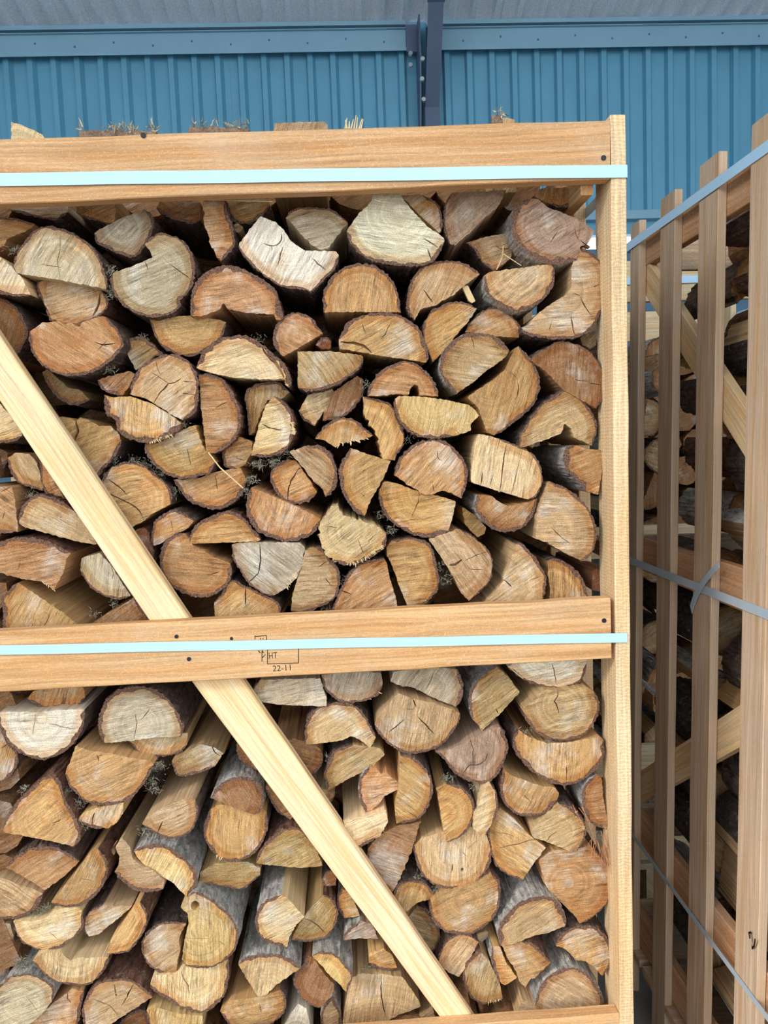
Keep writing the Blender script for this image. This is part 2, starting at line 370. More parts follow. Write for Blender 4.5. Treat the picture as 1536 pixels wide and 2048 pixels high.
def build_log(root, B, S, tone, L=0.27, saw=30, cracks=(), bk='n', bt=0.0042, rough=1.0, seed=0, holes=()):
    """root: Empty at the front plane; B: bark outline, S: split outline (2-D, x right, y up, metres, clockwise)"""
    rs = random.Random(seed)
    poly0 = B + S
    ar = sum(poly0[i - 1].x * poly0[i].y - poly0[i].x * poly0[i - 1].y for i in range(len(poly0)))
    if ar > 0: B = B[::-1]; S = S[::-1]
    step = 0.0030
    so = rs.uniform(0, 90)
    bark = resample(B, step, True) if len(B) > 1 else []
    if bark: chain = [bark[-1]] + S + [bark[0]]
    else: chain = (B + S); chain = chain + [chain[0]]
    sp = resample(chain, step, False)
    sp2 = []
    for i, p in enumerate(sp):
        if bark and (i == 0 or i == len(sp) - 1): continue
        if not bark and i == len(sp) - 1: continue
        a = sp[max(0, i - 1)]; b = sp[min(len(sp) - 1, i + 1)]; d = (b - a); d = d.normalized() if d.length > 1e-9 else Vector((1, 0))
        nn = Vector((d.y, -d.x))
        sp2.append(p + nn * (N3(p.x * 160 + so, p.y * 160, 3.1) * 0.0016 * rough + N3(p.x * 420, p.y * 420, so) * 0.0007 * rough))
    nb = len(bark)
    outer, inner = [], []
    for i, p in enumerate(bark):
        a = bark[max(0, i - 1)]; b = bark[min(nb - 1, i + 1)]; d = (b - a).normalized() if (b - a).length > 1e-9 else Vector((1, 0))
        nn = Vector((d.y, -d.x))                       # inward
        e = min(1.0, (min(i, nb - 1 - i) + 0.5) / 4.0)
        t = bt * e * (1.05 + 0.75 * N3(p.x * 60 + so, p.y * 60, 1.7) + 0.4 * N3(p.x * 240 + so, p.y * 240, 4.7))
        inner.append(p + nn * max(t, .0008 * e))
        outer.append(p + nn * ((N3(p.x * 190, p.y * 190, so) * 0.0024 + N3(p.x * 520, p.y * 520, so) * 0.0014) * e))
    bound = inner + sp2
    nB = len(bound)
    c0 = circle_fit(B) if len(B) > 3 else Vector((rs.uniform(-.05, .05), rs.uniform(-.05, .05)))
    tx, tz = rs.uniform(-.06, .06), rs.uniform(-.06, .06)
    def fy(p, amp=1.0):
        return p.x * tx + p.y * tz + amp * (N3(p.x * 24 + so, p.y * 24, 0.3) * 0.0022 + N3(p.x * 90, p.y * 90, so) * 0.0007)
    # ---- sawn front
    V2 = [p.copy() for p in bound]; E = [(i, (i + 1) % nB) for i in range(nB)]
    mnx = min(p.x for p in bound); mxx = max(p.x for p in bound); mny = min(p.y for p in bound); mxy = max(p.y for p in bound)
    g = 0.009; y = mny; r = 0
    sub = bound[::2]
    while y < mxy:
        x = mnx + (g / 2 if r % 2 else 0)
        while x < mxx:
            p = Vector((x + rs.uniform(-.002, .002), y + rs.uniform(-.002, .002)))
            if inside(p, bound) and min((p - q).length_squared for q in sub) > 0.0036 ** 2: V2.append(p)
            x += g
        y += g * 0.87; r += 1
    slivers = []
    for cr, wd in cracks:
        cc = resample(cr, 0.006, False); n = len(cc)
        if n < 2: continue
        Lp, Rp = [], []
        for i, p in enumerate(cc):
            a = cc[max(0, i - 1)]; b = cc[min(n - 1, i + 1)]; d = (b - a).normalized(); nn = Vector((d.y, -d.x))
            t = i / (n - 1); wv = wd * (0.25 + 0.75 * math.sin(math.pi * min(1, max(0, t))) ** 0.7) * (0.8 + 0.5 * N3(i * .9, so, 0))
            jj = nn * (N3(i * 0.7, so, 5.0) * 0.0015)
            Lp.append(p + jj - nn * wv / 2); Rp.append(p + jj + nn * wv / 2)
        slivers.append((Lp + Rp[::-1], 0.014))
    for (hc, hr) in holes:
        slivers.append(([hc + Vector((math.cos(k * .5236), math.sin(k * .5236) * 1.15)) * hr * (1 + .15 * N3(k, so, 1)) for k in range(12)], 0.035))
    for sv, dp in slivers:
        b = len(V2); V2 += sv; E += [(b + i, b + (i + 1) % len(sv)) for i in range(len(sv))]
    res = delaunay_2d_cdt([(p.x, p.y) for p in V2], E, [], 0, 1e-6)
    ov, of = res[0], res[2]
    V, Fc, mi, UV, ED, RG = [], [], [], [], [], []
    sa = math.radians(saw); ca, sn = math.cos(sa), math.sin(sa)
    bsub = bark[::2]
    for q in ov:
        p = Vector((q[0], q[1]))
        V.append((p.x, fy(p), p.y)); UV.append((p.x * ca + p.y * sn + so, -p.x * sn + p.y * ca + so))
        ED.append(min(((p - s).length for s in bsub), default=0.05)); RG.append((p - c0).length)
    for f in of:
        c = sum((Vector((ov[i][0], ov[i][1])) for i in f), Vector((0, 0))) / len(f)
        if not inside(c, bound): continue
        if any(inside(c, sv) for sv, dp in slivers): continue
        f = list(f)
        a, b, cc = (Vector((ov[i][0], ov[i][1])) for i in f[:3])
        if (b - a).x * (cc - a).y - (b - a).y * (cc - a).x < 0: f = f[::-1]
        Fc.append(tuple(f)); mi.append(0)
    for sv, dp in slivers:                                # walls of the checks
        b = len(V); n = len(sv)
        for k in (0, 1):
            for p in sv:
                V.append((p.x, fy(p) + k * dp, p.y)); UV.append((p.x + so, k * dp)); ED.append(.05); RG.append(.05)
        for i in range(n):
            j = (i + 1) % n; Fc.append((b + i, b + j, b + n + j, b + n + i)); mi.append(1)
        Fc.append(tuple(b + n + i for i in range(n))); mi.append(1)
    # ---- long sides
    rows = [0.0, 0.006, 0.03, 0.09, 0.17, L]
    b = len(V); per = 0.0; tap = rs.uniform(0.95, 1.02)
    dr = Vector((rs.uniform(-.02, .02), rs.uniform(-.02, .02)))
    for ri, yv in enumerate(rows):
        per = 0.0
        for i, p in enumerate(bound):
            per += (p - bound[i - 1]).length if i else 0
            q = p.copy()
            if ri and i >= nb:
                gr = N3(i * 0.35 + so, yv * 6, 2.0) * 0.0026 * rough
                cdir = (p - c0); q = q + (cdir.normalized() if cdir.length > 1e-6 else cdir) * gr
            if ri: q = q * (1 + (tap - 1) * yv / L) + dr * yv
            V.append((q.x, yv + (fy(p) if ri == 0 else fy(p, 0) * (1 - yv / L)), q.y)); UV.append((per + so, yv + so)); ED.append(.05); RG.append(.05)
    for ri in range(len(rows) - 1):
        for i in range(nB):
            j = (i + 1) % nB
            Fc.append((b + ri * nB + i, b + ri * nB + j, b + (ri + 1) * nB + j, b + (ri + 1) * nB + i)); mi.append(1)
    Fc.append(tuple(b + (len(rows) - 1) * nB + i for i in range(nB))); mi.append(1)
    wood = mesh_obj('wood', V, Fc, [M['end'], M['split']], root, mi, UV, tone, {'edge': ED, 'ring': RG})
    # ---- bark shell
    if nb > 2:
        V, Fc, mi = [], [], []
        rows = [0.0, 0.007, 0.02, 0.04, 0.07, 0.11, 0.16, L - 0.003]
        for i in range(nb):                              # inner then outer lips
            V.append((inner[i].x, fy(inner[i]) + 0.0006, inner[i].y))
        for ri, yv in enumerate(rows):
            for i, p in enumerate(outer):
                e = min(1.0, (min(i, nb - 1 - i)) / 4.0)
                out = (p - inner[i]); out = out.normalized() if out.length > 1e-7 else Vector((0, 0))
                q = p + out * ((N3(bark[i].x * 110 + so, bark[i].y * 110, yv * 38) * 0.0030 + N3(bark[i].x * 330, bark[i].y * 330, yv * 120 + so) * 0.0012) * e if ri else 0)
                q = q * (1 + (tap - 1) * yv / L) + dr * yv if ri else q
                V.append((q.x, yv + fy(p) * (1 - yv / L) + (0.0016 * N3(p.x * 260, p.y * 260, so) + 0.0008 if ri == 0 else 0), q.y))
        for i in range(nb - 1): Fc.append((i, nb + i, nb + i + 1, i + 1)[::-1]); mi.append(1)
        for ri in range(len(rows) - 1):
            for i in range(nb - 1):
                a = nb * (1 + ri) + i; Fc.append((a, a + nb, a + nb + 1, a + 1)[::-1]); mi.append(0)
        mesh_obj('bark', V, Fc, [M['bark'], M['rim']], root, mi, None, BARKT[bk])
    return wood
def blades(name, P, n, spread, ln, wd, m, parent, rs, dirbias=Vector((0, -0.4, 0))):
    V, Fc = [], []
    for k in range(n):
        c = P + Vector((rs.gauss(0, spread), rs.gauss(0, spread * 0.5), rs.gauss(0, spread * 0.7)))
        d = (Vector((rs.gauss(0, 1), rs.gauss(0, .6), rs.gauss(0, 1))) + dirbias).normalized()
        l = ln * rs.uniform(.4, 1.2); s = d.cross(Vector((rs.gauss(0, 1), rs.gauss(0, 1), rs.gauss(0, 1)))).normalized() * wd * rs.uniform(.6, 1.3)
        e = d + Vector((rs.gauss(0, .4), rs.gauss(0, .4), rs.gauss(0, .4)))
        b = len(V); V += [c - s, c + s, c + d * l * .5 + s * .8, c + d * l * .5 - s * .8, c + (d + e) * l * .5]
        Fc += [(b, b + 1, b + 2, b + 3), (b + 3, b + 2, b + 4)]
    o = mesh_obj(name, V, Fc, m, parent); o['kind'] = 'stuff'
    return o
NLOG = [0]
GRP = 'split firewood logs stacked in the slatted crate'
def K(label, tone, d, bark, split='', saw=None, cr=(), bk='n', bt=None, L=None, moss=(), fray=(), rough=1.0, hole=()):
    NLOG[0] += 1; i = NLOG[0]; rs = random.Random(i * 7 + 1)
    Y = LOGY + d
    B = [at(x, y, Y) for x, y in pts(bark)] if bark else []
    S = [at(x, y, Y) for x, y in pts(split)] if split else []
    A = B + S
    cx = (min(p.x for p in A) + max(p.x for p in A)) / 2; cz = min(p.z for p in A)
    root = empty('firewood_log', (cx, Y, cz))
    tag(root, label, 'log', GRP)
    f2 = lambda p: Vector((p.x - cx, p.z - cz))
    t = TONE[tone]; v = rs.uniform(0.90, 1.24)
    t = (t[0] * v, t[1] * v * rs.uniform(.98, 1.02), t[2] * v * rs.uniform(.93, 1.06))
    cks = [([f2(at(x, y, Y)) for x, y in pts(c.lstrip('!'))], (0.0016, 0.0030, 0.0062)[len(c) - len(c.lstrip('!'))]) for c in cr]
    hs = [(f2(at(x, y, Y)), r) for (x, y, r) in hole]
    build_log(root, [f2(p) for p in B], [f2(p) for p in S], t, L or rs.uniform(.23, .29), rs.uniform(-80, 80) if saw is None else saw,
              cks, bk, bt or rs.uniform(.0036, .0052), rough, i, hs)
    for (x, y, n) in moss:
        blades('lichen', at(x, y, Y + 0.012) - root.location, n, 0.0065, 0.009, 0.0006, M['moss'], root, rs)
    for (x0, y0, x1, y1, n) in fray:
        V0, V1 = at(x0, y0, Y), at(x1, y1, Y); c2 = Vector((cx, Y, (min(p.z for p in A) + max(p.z for p in A)) / 2))
        V, Fc = [], []
        for k in range(n):
            q = V0.lerp(V1, (k + rs.random()) / n); o = (q - c2).normalized(); o.y = rs.uniform(-.5, .1); o.z -= .2; o.x += rs.gauss(0, .35)
            l = rs.uniform(.002, .0075); s = Vector((-o.z, 0, o.x)).normalized() * rs.uniform(.0006, .0016)
            q = q - o * .004 - root.location + Vector((0, -.0005, 0)); b = len(V)
            V += [q - s, q + s, q + o * l + s * .3, q + o * l - s * .3, q + Vector((0, .003, 0))]
            Fc += [(b, b + 1, b + 2, b + 3), (b, b + 3, b + 4), (b + 1, b + 4, b + 2)]
        mesh_obj('splinters', V, Fc, M['fibre'], root)['kind'] = 'stuff'
    return root

# ------------------------------------------------------------------ boards
def board(name, parent, A, B, W0, W1, T, m, tint, org=Vector((0, 0, 0)), seg=24, jit=0.0008, wane=0.0, ch=0.0016):
    """sawn board from A to B (centre of front face); W0/W1 half-width vectors at the ends, T thickness vector (away from the viewer)"""
    V, Fc, UV = [], [], []
    Ln = (B - A).length; so = random.uniform(0, 50); th = T.length; tn = T.normalized()
    for i in range(seg + 1):
        t = i / seg; c = A.lerp(B, t); Wv = W0.lerp(W1, t); wl = Wv.length; wn = Wv / wl
        n1 = N3(t * Ln * 9, so, 0) * jit; n2 = N3(t * Ln * 9, so, 7) * jit; n3 = N3(t * Ln * 4, so, 3) * jit
        cs = ch; e1 = wane * max(0, N3(t * Ln * 5, so, 11) + .3)
        ring = [(-wl + n1, cs), (-wl + cs + n1, 0), (wl - cs - n2 - e1, 0), (wl - n2, cs + e1), (wl - n2, th - cs), (wl - cs - n2, th), (-wl + cs + n1, th), (-wl + n1, th - cs)]
        pv = 0
        for k, (a, b) in enumerate(ring):
            V.append(c + wn * a + tn * (b + n3) - org)
            if k: pv += math.hypot(a - ring[k - 1][0], b - ring[k - 1][1])
            UV.append((t * Ln + so, pv + so * 0.37))
    for i in range(seg):
        for k in range(8):
            a, b = i * 8 + k, i * 8 + (k + 1) % 8
            Fc.append((a, b, b + 8, a + 8))
    Fc.append(tuple(range(8))[::-1]); Fc.append(tuple(seg * 8 + k for k in range(8)))
    o = mesh_obj(name, V, Fc, m, parent, None, UV, tint)
    # outward normals whatever the handedness of (W, T)
    bm = bmesh.new(); bm.from_mesh(o.data); bmesh.ops.recalc_face_normals(bm, faces=bm.faces); bm.to_mesh(o.data); bm.free()
    return o
def px_rail(name, parent, tl, tr, br, bl, Y, th, m, tint, org, **kw):
    """board whose front face has the four given picture corners in the plane y = Y"""
    a, b, c, d = (at(p[0], p[1], Y) for p in (tl, tr, br, bl))
    return board(name, parent, (a + d) / 2, (b + c) / 2, (a - d) / 2, (b - c) / 2, Vector((0, th, 0)), m, tint, org, **kw)
def ribbon(name, P, wv, th, m, parent=None, org=Vector((0, 0, 0)), closed=False):
    """flat strap along points P; wv(i): half-width vector"""
    V, Fc = [], []; n = len(P)
    for i, p in enumerate(P):
        a = P[i - 1] if (i or closed) else P[i]; b = P[(i + 1) % n] if (i < n - 1 or closed) else P[i]
        d = (b - a).normalized(); wd = wv(i); nn = d.cross(wd).normalized() * th / 2
        V += [p - wd - nn - org, p + wd - nn - org, p + wd + nn - org, p - wd + nn - org]
    for i in range(n if closed else n - 1):
        j = (i + 1) % n
        for k in range(4): Fc.append((i * 4 + k, i * 4 + (k + 1) % 4, j * 4 + (k + 1) % 4, j * 4 + k))
    if not closed: Fc += [(0, 1, 2, 3), tuple(4 * (n - 1) + k for k in (3, 2, 1, 0))]
    o = mesh_obj(name, V, Fc, m, parent)
    bm = bmesh.new(); bm.from_mesh(o.data); bmesh.ops.recalc_face_normals(bm, faces=bm.faces); bm.to_mesh(o.data); bm.free()
    return o
def nail(parent, px, py, Y, r=0.0032):
    c = at(px, py, Y) - parent.location; V, Fc = [], []
    for k in range(10): V.append(c + Vector((r * math.cos(k * .628), -0.0012, r * math.sin(k * .628))))
    for k in range(10): V.append(c + Vector((r * math.cos(k * .628), 0.004, r * math.sin(k * .628))))
    Fc.append(tuple(range(10)))
    for k in range(10): Fc.append((k, (k + 1) % 10, 10 + (k + 1) % 10, 10 + k))
    return mesh_obj('nail', V, Fc, M['nail'], parent)

# ------------------------------------------------------------------ the front crate
Z_ = Vector((0, 0, 1))
XL, XR, YB = -0.76, 0.472, 2.28
C1 = empty('log_crate', (-0.14, 1.8, 0))
tag(C1, 'pale timber crate with wide rails and diagonal braces, tightly stacked with split logs', 'crate', 'timber log crates')
O1 = C1.location.copy()
T_top, T_mid, T_post, T_brace = lin((206, 162, 116)), lin((212, 168, 120)), lin((234, 204, 162)), lin((240, 212, 168))
px_rail('top_rail', C1, (-165, 283), (1220, 240), (1220, 358), (-165, 415), FRONT, .026, M['plank'], T_top, O1, seg=60, jit=.0016)
mid = px_rail('middle_rail', C1, (-165, 1271), (1221, 1196), (1223, 1317), (-165, 1393), FRONT, .026, M['plank'], T_mid, O1, seg=60, jit=.0022, wane=.004)
px_rail('bottom_rail', C1, (-165, 2130), (1238, 2027), (1242, 2140), (-165, 2245), FRONT, .026, M['plank'], T_mid, O1, seg=40, jit=.0016)
board('base_rail', C1, Vector((XL, FRONT, .2)), Vector((XR - .03, FRONT, .2)), Z_ * .05, Z_ * .05, Vector((0, .026, 0)), M['plank'], T_mid, O1, seg=20)
a, b, c, d = at(1221, 229, FRONT - .001), at(1252, 229, FRONT - .001), at(1240, 2048, FRONT - .001), at(1268, 2048, FRONT - .001)
def to_floor(p, q): return p + (q - p) * ((p.z - 0.02) / (p.z - q.z))
c, d = to_floor(a, c), to_floor(b, d)
board('corner_post', C1, (a + b) / 2, (c + d) / 2, (b - a) / 2, (d - c) / 2, Vector((0, .082, 0)), M['post'], T_post, O1, seg=90, jit=.0014)
# upper and lower diagonal braces, behind the rails
def diag(l0, l1, r0_, r1, Y, th, tint):
    p0, p1, q0, q1 = (at(*v, Y) for v in (l0, l1, r0_, r1))
    return board('brace', C1, (p0 + q0) / 2, (p1 + q1) / 2, (q0 - p0) / 2, (q1 - p1) / 2, Vector((0, th, 0)), M['smooth'], tint, O1, seg=40, jit=.0010, wane=.004)
diag((-152, 580), (316, 1267), (-70, 566), (396, 1263), FRONT + .0265, .022, T_brace)
diag((374, 1350), (905, 2068), (478, 1348), (960, 2055), FRONT + .0265, .022, T_brace)
# side walls: upright slats outside, rails and a brace inside; the far end likewise
zt = at(1236, 229, FRONT).z
X = Vector((1, 0, 0)); Z = Vector((0, 0, 1)); Yv = Vector((0, 1, 0))
for side, xs in ((1, XR - .006), (-1, XL)):
    for k in range(1 if side > 0 else 0, 5):
        yc = 1.341 + k * 0.225
        board('slat', C1, Vector((xs, yc, zt - .005)), Vector((xs, yc, 0.02)), Yv * .041, Yv * .041, X * (.024 if side < 0 else -.024) * -side, M['post'], T_post, O1, seg=30)
    for zc in (zt - .075, EYE - .336, EYE - 1.17, 0.2):
        board('side_rail', C1, Vector((xs - side * .025, 1.33, zc)), Vector((xs - side * .025, YB, zc)), Z * .045, Z * .045, X * -side * .022, M['plank'], T_mid, O1, seg=12)
for zc in (zt - .07, EYE - .31, EYE - 1.05, 0.2):
    board('back_rail', C1, Vector((XL, YB + .02, zc)), Vector((XR, YB + .02, zc)), Z * .05, Z * .05, Yv * -.024, M['plank'], T_mid, O1, seg=12)
for k in range(9):
    board('floor_board', C1, Vector((XL, 1.36 + k * .112, .16)), Vector((XR, 1.36 + k * .112, .16)), Yv * .048, Yv * .048, Z * -.02, M['plank'], T_mid, O1, seg=6)
for k in range(3):
    board('skid', C1, Vector((XL + .05 + k * .55, 1.31, .07)), Vector((XL + .05 + k * .55, YB, .07)), Z * .068, Z * .068, X * .07, M['plank'], T_mid, O1, seg=6)
for (x, y, r) in ((1207, 316, .0045), (1208, 1241, .0042), (353, 1273, .0034), (378, 1318, .0036), (463, 1277, .0028), (287, 271, .0045)):
    nail(C1, x, y, FRONT, r)
# heat-treatment stamp on the middle rail
def stamp_text(txt, px, py, hpx, sx=1.0):
    cu = bpy.data.curves.new('stamp', 'FONT'); cu.body = txt; cu.size = 1.0
    tmp = bpy.data.objects.new('stamp', cu); COL.objects.link(tmp)
    bpy.context.view_layer.update()
    me = bpy.data.meshes.new_from_object(tmp.evaluated_get(bpy.context.evaluated_depsgraph_get()))
    bpy.data.objects.remove(tmp)
    h = hpx * FRONT / F; s = h / 0.69; c = at(px, py, FRONT - .0004); tl = 0.052
    V = [c + Vector((v.co.x * s * sx, 0, v.co.y * s + v.co.x * s * sx * tl * .4)) - O1 for v in me.vertices]
    o = mesh_obj('stamp_lettering', V, [tuple(p.vertices) for p in me.polygons], M['ink'], mid)
    return o
def stamp_line(p, q, wpx=1.6):
    a, b = at(*p, FRONT - .0004), at(*q, FRONT - .0004); d = (b - a).normalized(); s = Vector((-d.z, 0, d.x)) * wpx * FRONT / F / 2
    mesh_obj('stamp_line', [a - s - O1, b - s - O1, b + s - O1, a + s - O1], [(0, 1, 2, 3)], M['ink'], mid)
for p, q in (((535, 1298), (535, 1328)), ((535, 1328), (597, 1326)), ((597, 1326), (597, 1297)), ((524, 1302), (524, 1323)), ((524, 1316), (531, 1309)), ((516, 1301), (520, 1306)), ((524, 1302), (528, 1306)),
             ((510, 1279), (510, 1271)), ((510, 1273), (533, 1271)), ((533, 1271), (533, 1280)), ((521, 1279), (521, 1276)), ((526, 1279), (526, 1276))): stamp_line(p, q)
stamp_text('HT', 537, 1318, 13, .72); stamp_text('22-11', 545, 1343, 12, 1.0); stamp_text('LT', 519, 1306, 6, .9)

# straps round the front crate
def strap_loop(p0, p1, wd, label, m, zback):
    a = at(p0[0], p0[1], FRONT - .003); b = at(p1[0], p1[1], FRONT - .003); b.x += .002
    t = (-.165 * 0 + XL - .004 - a.x) / (b.x - a.x); l = a.lerp(b, t); l.x = XL - .004
    P = [l.lerp(b, k / 24) + Vector((0, 0, 0.0004 * math.sin(k))) for k in range(25)]
    P += [b + Vector((.002, .004, 0)), Vector((b.x + .002, YB + .02, b.z)), Vector((XR, YB + .026, b.z)), Vector((XL, YB + .026, l.z)), Vector((XL - .006, YB + .02, l.z)), l + Vector((-.002, .004, 0))]
    o = ribbon('packing_strap', P, lambda i: Z * wd / 2, .0009, m, None, Vector((0, 0, 0)), True)
    tag(o, label, 'strap', 'plastic straps round the crates')
strap_loop((0, 359), (1252, 342), .0205, 'pale blue plastic strap round the top rail of the braced log crate', M['strap'], 0)
strap_loop((0, 1300), (1252, 1275), .0165, 'pale blue plastic strap across the stamped middle rail', M['strap'], 0)

# ------------------------------------------------------------------ the log ends in the front crate, traced one by one
# K(label, tone, depth behind the common plane, bark outline, split outline, ...) in picture coordinates of the end face
# --- upper compartment, under the top rail
K('orange log end peeping under the top rail, jagged split underside, cut off by the frame', 'orange', .03, '-40,440 0,434 32,436 70,448', '52,461 16,476 8,492 -40,500', 10)
K('pale wedge with an orange lower rim at the start of the second row down', 'straw', .0, '60,590 34,592 0,588 -35,578', '-35,505 0,513 23,533 45,556', 60)
K('large grey half log with diagonal saw marks and ragged mossy bark', 'grey', .0, '27,534 29,515 45,490 75,457 115,455 146,466 177,487 196,510 207,536 215,568 212,578', '120,560 36,547', 55, ['121,468 120,500 116,515 119,558', '80,528 122,536'], moss=[(30, 500, 60), (222, 540, 60), (220, 575, 50)])
K('brown wedge with bark on both flanks directly below the large grey half log', 'tan', .03, '203,580 218,600 212,622 198,634 154,652 103,643 90,618 76,587 72,566 83,560', '130,566 170,575', 15, ['!!201,588 198,610 186,632'], 'r')
K('grey tan wedge above the notched round log, pale heart patch', 'grey', .03, '287,417 304,432 305,460 290,490 268,514 240,508 210,495 192,485 188,466', '213,450 250,432', 40)
K('round log with a stepped notch cut from its upper flank, whitish saw marks', 'grey', .0, '289,487 307,471 325,465 359,476 378,497 388,526 388,557 378,580 360,600 358,615 336,630 300,634 260,620 232,594 221,567 226,547', '260,534 289,522 305,515 299,500', 20, ['338,527 380,558', '290,522 296,540'], moss=[(225, 590, 50)])
K('broad half log lying on its bark, star shaped check near one end', 'orange', -.005, '211,633 229,651 245,677 246,695 229,716 198,739 151,752 115,747 86,732 65,708 56,682 57,662', '83,645 122,642 128,648 141,646 151,652 159,652 162,645 198,633', -35, ['!190,684 206,690 232,687', '192,703 206,690 215,680', '205,690 218,694'], moss=[(220, 738, 40)])
K('small dull wedge with lichen between the broad half log and the cracked round log', 'tan', .04, '250,683 262,676 284,674 307,690 325,708 310,712', '300,722 272,741 256,710', 30, moss=[(290, 678, 50)])
K('yellowish half moon log with curved rings hanging under the big ridged half log', 'gold', .03, '453,645 447,668 430,690 405,705 375,713 345,705 320,688 307,665 300,640', '320,634 380,632 440,640', 5)
K('shadowed brown log beside the head of the upper brace', 'brown', .04, '-40,592 0,596 30,612 52,650 56,670 45,695 28,718', '-40,720', 70)
K('grey split stick jammed flat against the underside of the top rail', 'grey', .06, '135,425 110,440 60,432 20,420', '20,402 135,400', 0)
K('squarish orange block end tucked under the top rail', 'orange', .05, '208,445 172,436 153,425', '155,405 165,395 230,392 232,420 228,446', 20)
K('brown ragged sliver under the top rail behind a loose straw', 'brown', .06, '400,440 385,447 362,442 330,432 312,416', '320,402 380,398 400,402', 20)
K('narrow upright tongue of split wood under the top rail', 'orange', .005, '450,400 456,432 463,448 470,484 461,502 442,522', '435,515 419,487 414,463 407,445 407,400', 5, rough=1.8)
K('tan half moon sliver beside the narrow upright tongue', 'tan', .05, '540,412 526,430 497,446 468,443 460,425', '452,396 535,394', 10)
K('tiny split chip wedged beside the narrow upright tongue', 'tan', .045, '', '462,452 474,446 487,455 478,466 465,460', 10)
K('whitish quarter log with a hooked crack and a bite out of its upper edge', 'white', .0, '678,510 672,531 651,557 630,578 621,584 604,579 573,575 547,565 515,541 489,515 478,497 477,490', '495,463 521,430 536,437 552,443 567,458 573,469 586,484 609,500 640,500 656,500 672,501', 60, ['!562,465 563,480 550,491 535,490 527,485', '!565,493 560,512 555,532', '!625,516 638,528 652,540', '543,491 544,502'], bt=.0035)
K('pale bowl shaped log resting in the hollow of the whitish quarter log', 'grey', .02, '571,436 586,419 606,415 640,416 666,419 687,435 696,447', '690,452 656,497 640,500 618,485 600,467 585,448 577,440', 15, (), 'r')
K('big golden half log with thick ridged bark and a chewed lower edge', 'orange', .0, '382,632 381,604 390,568 409,547 432,535 456,530 484,536 505,547 536,565 552,583 560,609 566,638', '552,640 549,629 510,626 484,623 455,618 447,606 440,619 405,633', 8, ['!512,629 530,630 548,629'], 'r', .0085)
K('golden half log with steep fuzzy saw marks and a level lower edge', 'gold', .005, '648,625 645,600 650,573 665,550 690,533 715,526 745,528 770,543 787,562 797,590 802,625', '725,623', 78, bt=.005)
K('small orange dome shaped log end beside a bark crumb', 'orange', .01, '560,708 548,690 547,668 555,645 578,627 601,626 622,635 640,658 646,666', '627,678 600,694 568,713', -25)
K('pale golden half log with its thick bark peeling off in an arch', 'straw', -.003, '392,735 395,725 406,703 432,682 458,673 492,672 526,690 549,711 568,726 580,750 583,768 578,776', '570,770 570,758 536,759 492,757 466,755 419,745 398,739', 12, ['!!525,696 535,712 548,722 562,740 568,756'], 'n', .0072, moss=[(515, 678, 40)])
K('tan quarter log with a flat level top just below the bark crumb', 'tan', -.003, '727,713 724,728 708,746 672,770 640,780 615,783 596,776', '595,703 660,702 722,709', -55)
K('half log split by a wide jagged crack along its lower corner', 'gold', .0, '677,680 686,661 699,643 728,630 759,625 785,627 814,638 837,656 847,674 855,695 857,716 853,725', '816,719 746,709 738,707 681,698', 25, ['!!681,684 700,686 715,688 728,692 736,698 743,706', '724,648 732,670', '782,645 770,668 762,680'], 'r', .006)
K('reddish bark crumb no bigger than a thumb lying between log ends', 'red', .02, '631,690 640,677 655,674 663,684', '660,698 645,698', 30, L=.05)
K('large grey weathered log face with dark staining and two short checks', 'white', .0, '889,484 876,510 863,525 835,532 790,530 745,522 722,510 700,485 693,462', '715,430 743,404 746,388 798,388 821,419 853,453 886,476', -10, ['!847,477 860,485 876,496', '!855,497 863,520'], bt=.005)
K('golden quarter log leaning against the large grey weathered face', 'gold', .012, '845,388 865,396 879,411 885,437 884,460 879,466', '848,437 801,390', 35)
K('smooth pinkish brown wedge hanging below the top rail', 'pink', .02, '900,487 890,465 887,430 893,402 903,385', '1012,380 996,414 965,440 939,466 910,490', 40, bt=.003)
K('grey brown log with a thick silvery barked flank beside the open corner', 'pink', .0, '1155,520 1130,527 1093,527 1066,515 1045,495 1028,478 1024,450 1026,425 1042,402 1063,395', '1080,397 1098,414 1121,422 1150,435 1176,450 1189,463 1176,487 1160,495', 30, ['1150,450 1152,470 1160,485', '1118,460 1100,485', '!1160,480 1180,495'], 'w', .009)
K('orange split block high under the end of the top rail', 'orange', .045, '1155,398 1150,411 1117,415 1098,408', '1065,392 1080,378 1150,376', 80)
K('dim tan log set back below the pinkish wedge', 'tan', .05, '985,540 965,525 948,497 932,485', '962,476 1022,465 1026,490 1022,515 1005,530', 20, ['990,490 1000,498 1020,498'])
K('half log with steep saw grooves and a broken splinter under its lower edge', 'tan', .01, '829,640 816,625 814,601 819,573 832,547 855,528 887,522 915,524 941,534 959,549', '941,562 920,578 907,591 884,601 873,610 842,617 834,630', 62, ['!847,580 856,592 866,604'], bt=.004)
K('golden fuzzy half log standing on edge beside two round backed logs', 'gold', .003, '866,724 850,692 846,661 853,635 874,614 902,604 933,604 955,616', '936,643 905,680 886,703', 30, bt=.0035)
K('low orange half log in the lap of the big crescent log', 'orange', .02, '930,664 941,643 965,622 983,614 1006,617 1025,633 1040,651 1042,664 1038,675', '993,673 970,668', 20, bt=.003)
K('fuzzy tan half log lying on grey bark in front of the crescent log', 'tan', .0, '1110,535 1111,557 1103,580 1082,604 1056,618 1030,625 1004,614 981,596 969,578 969,552', '978,544 1103,526', 35, (), 'w', .0065)
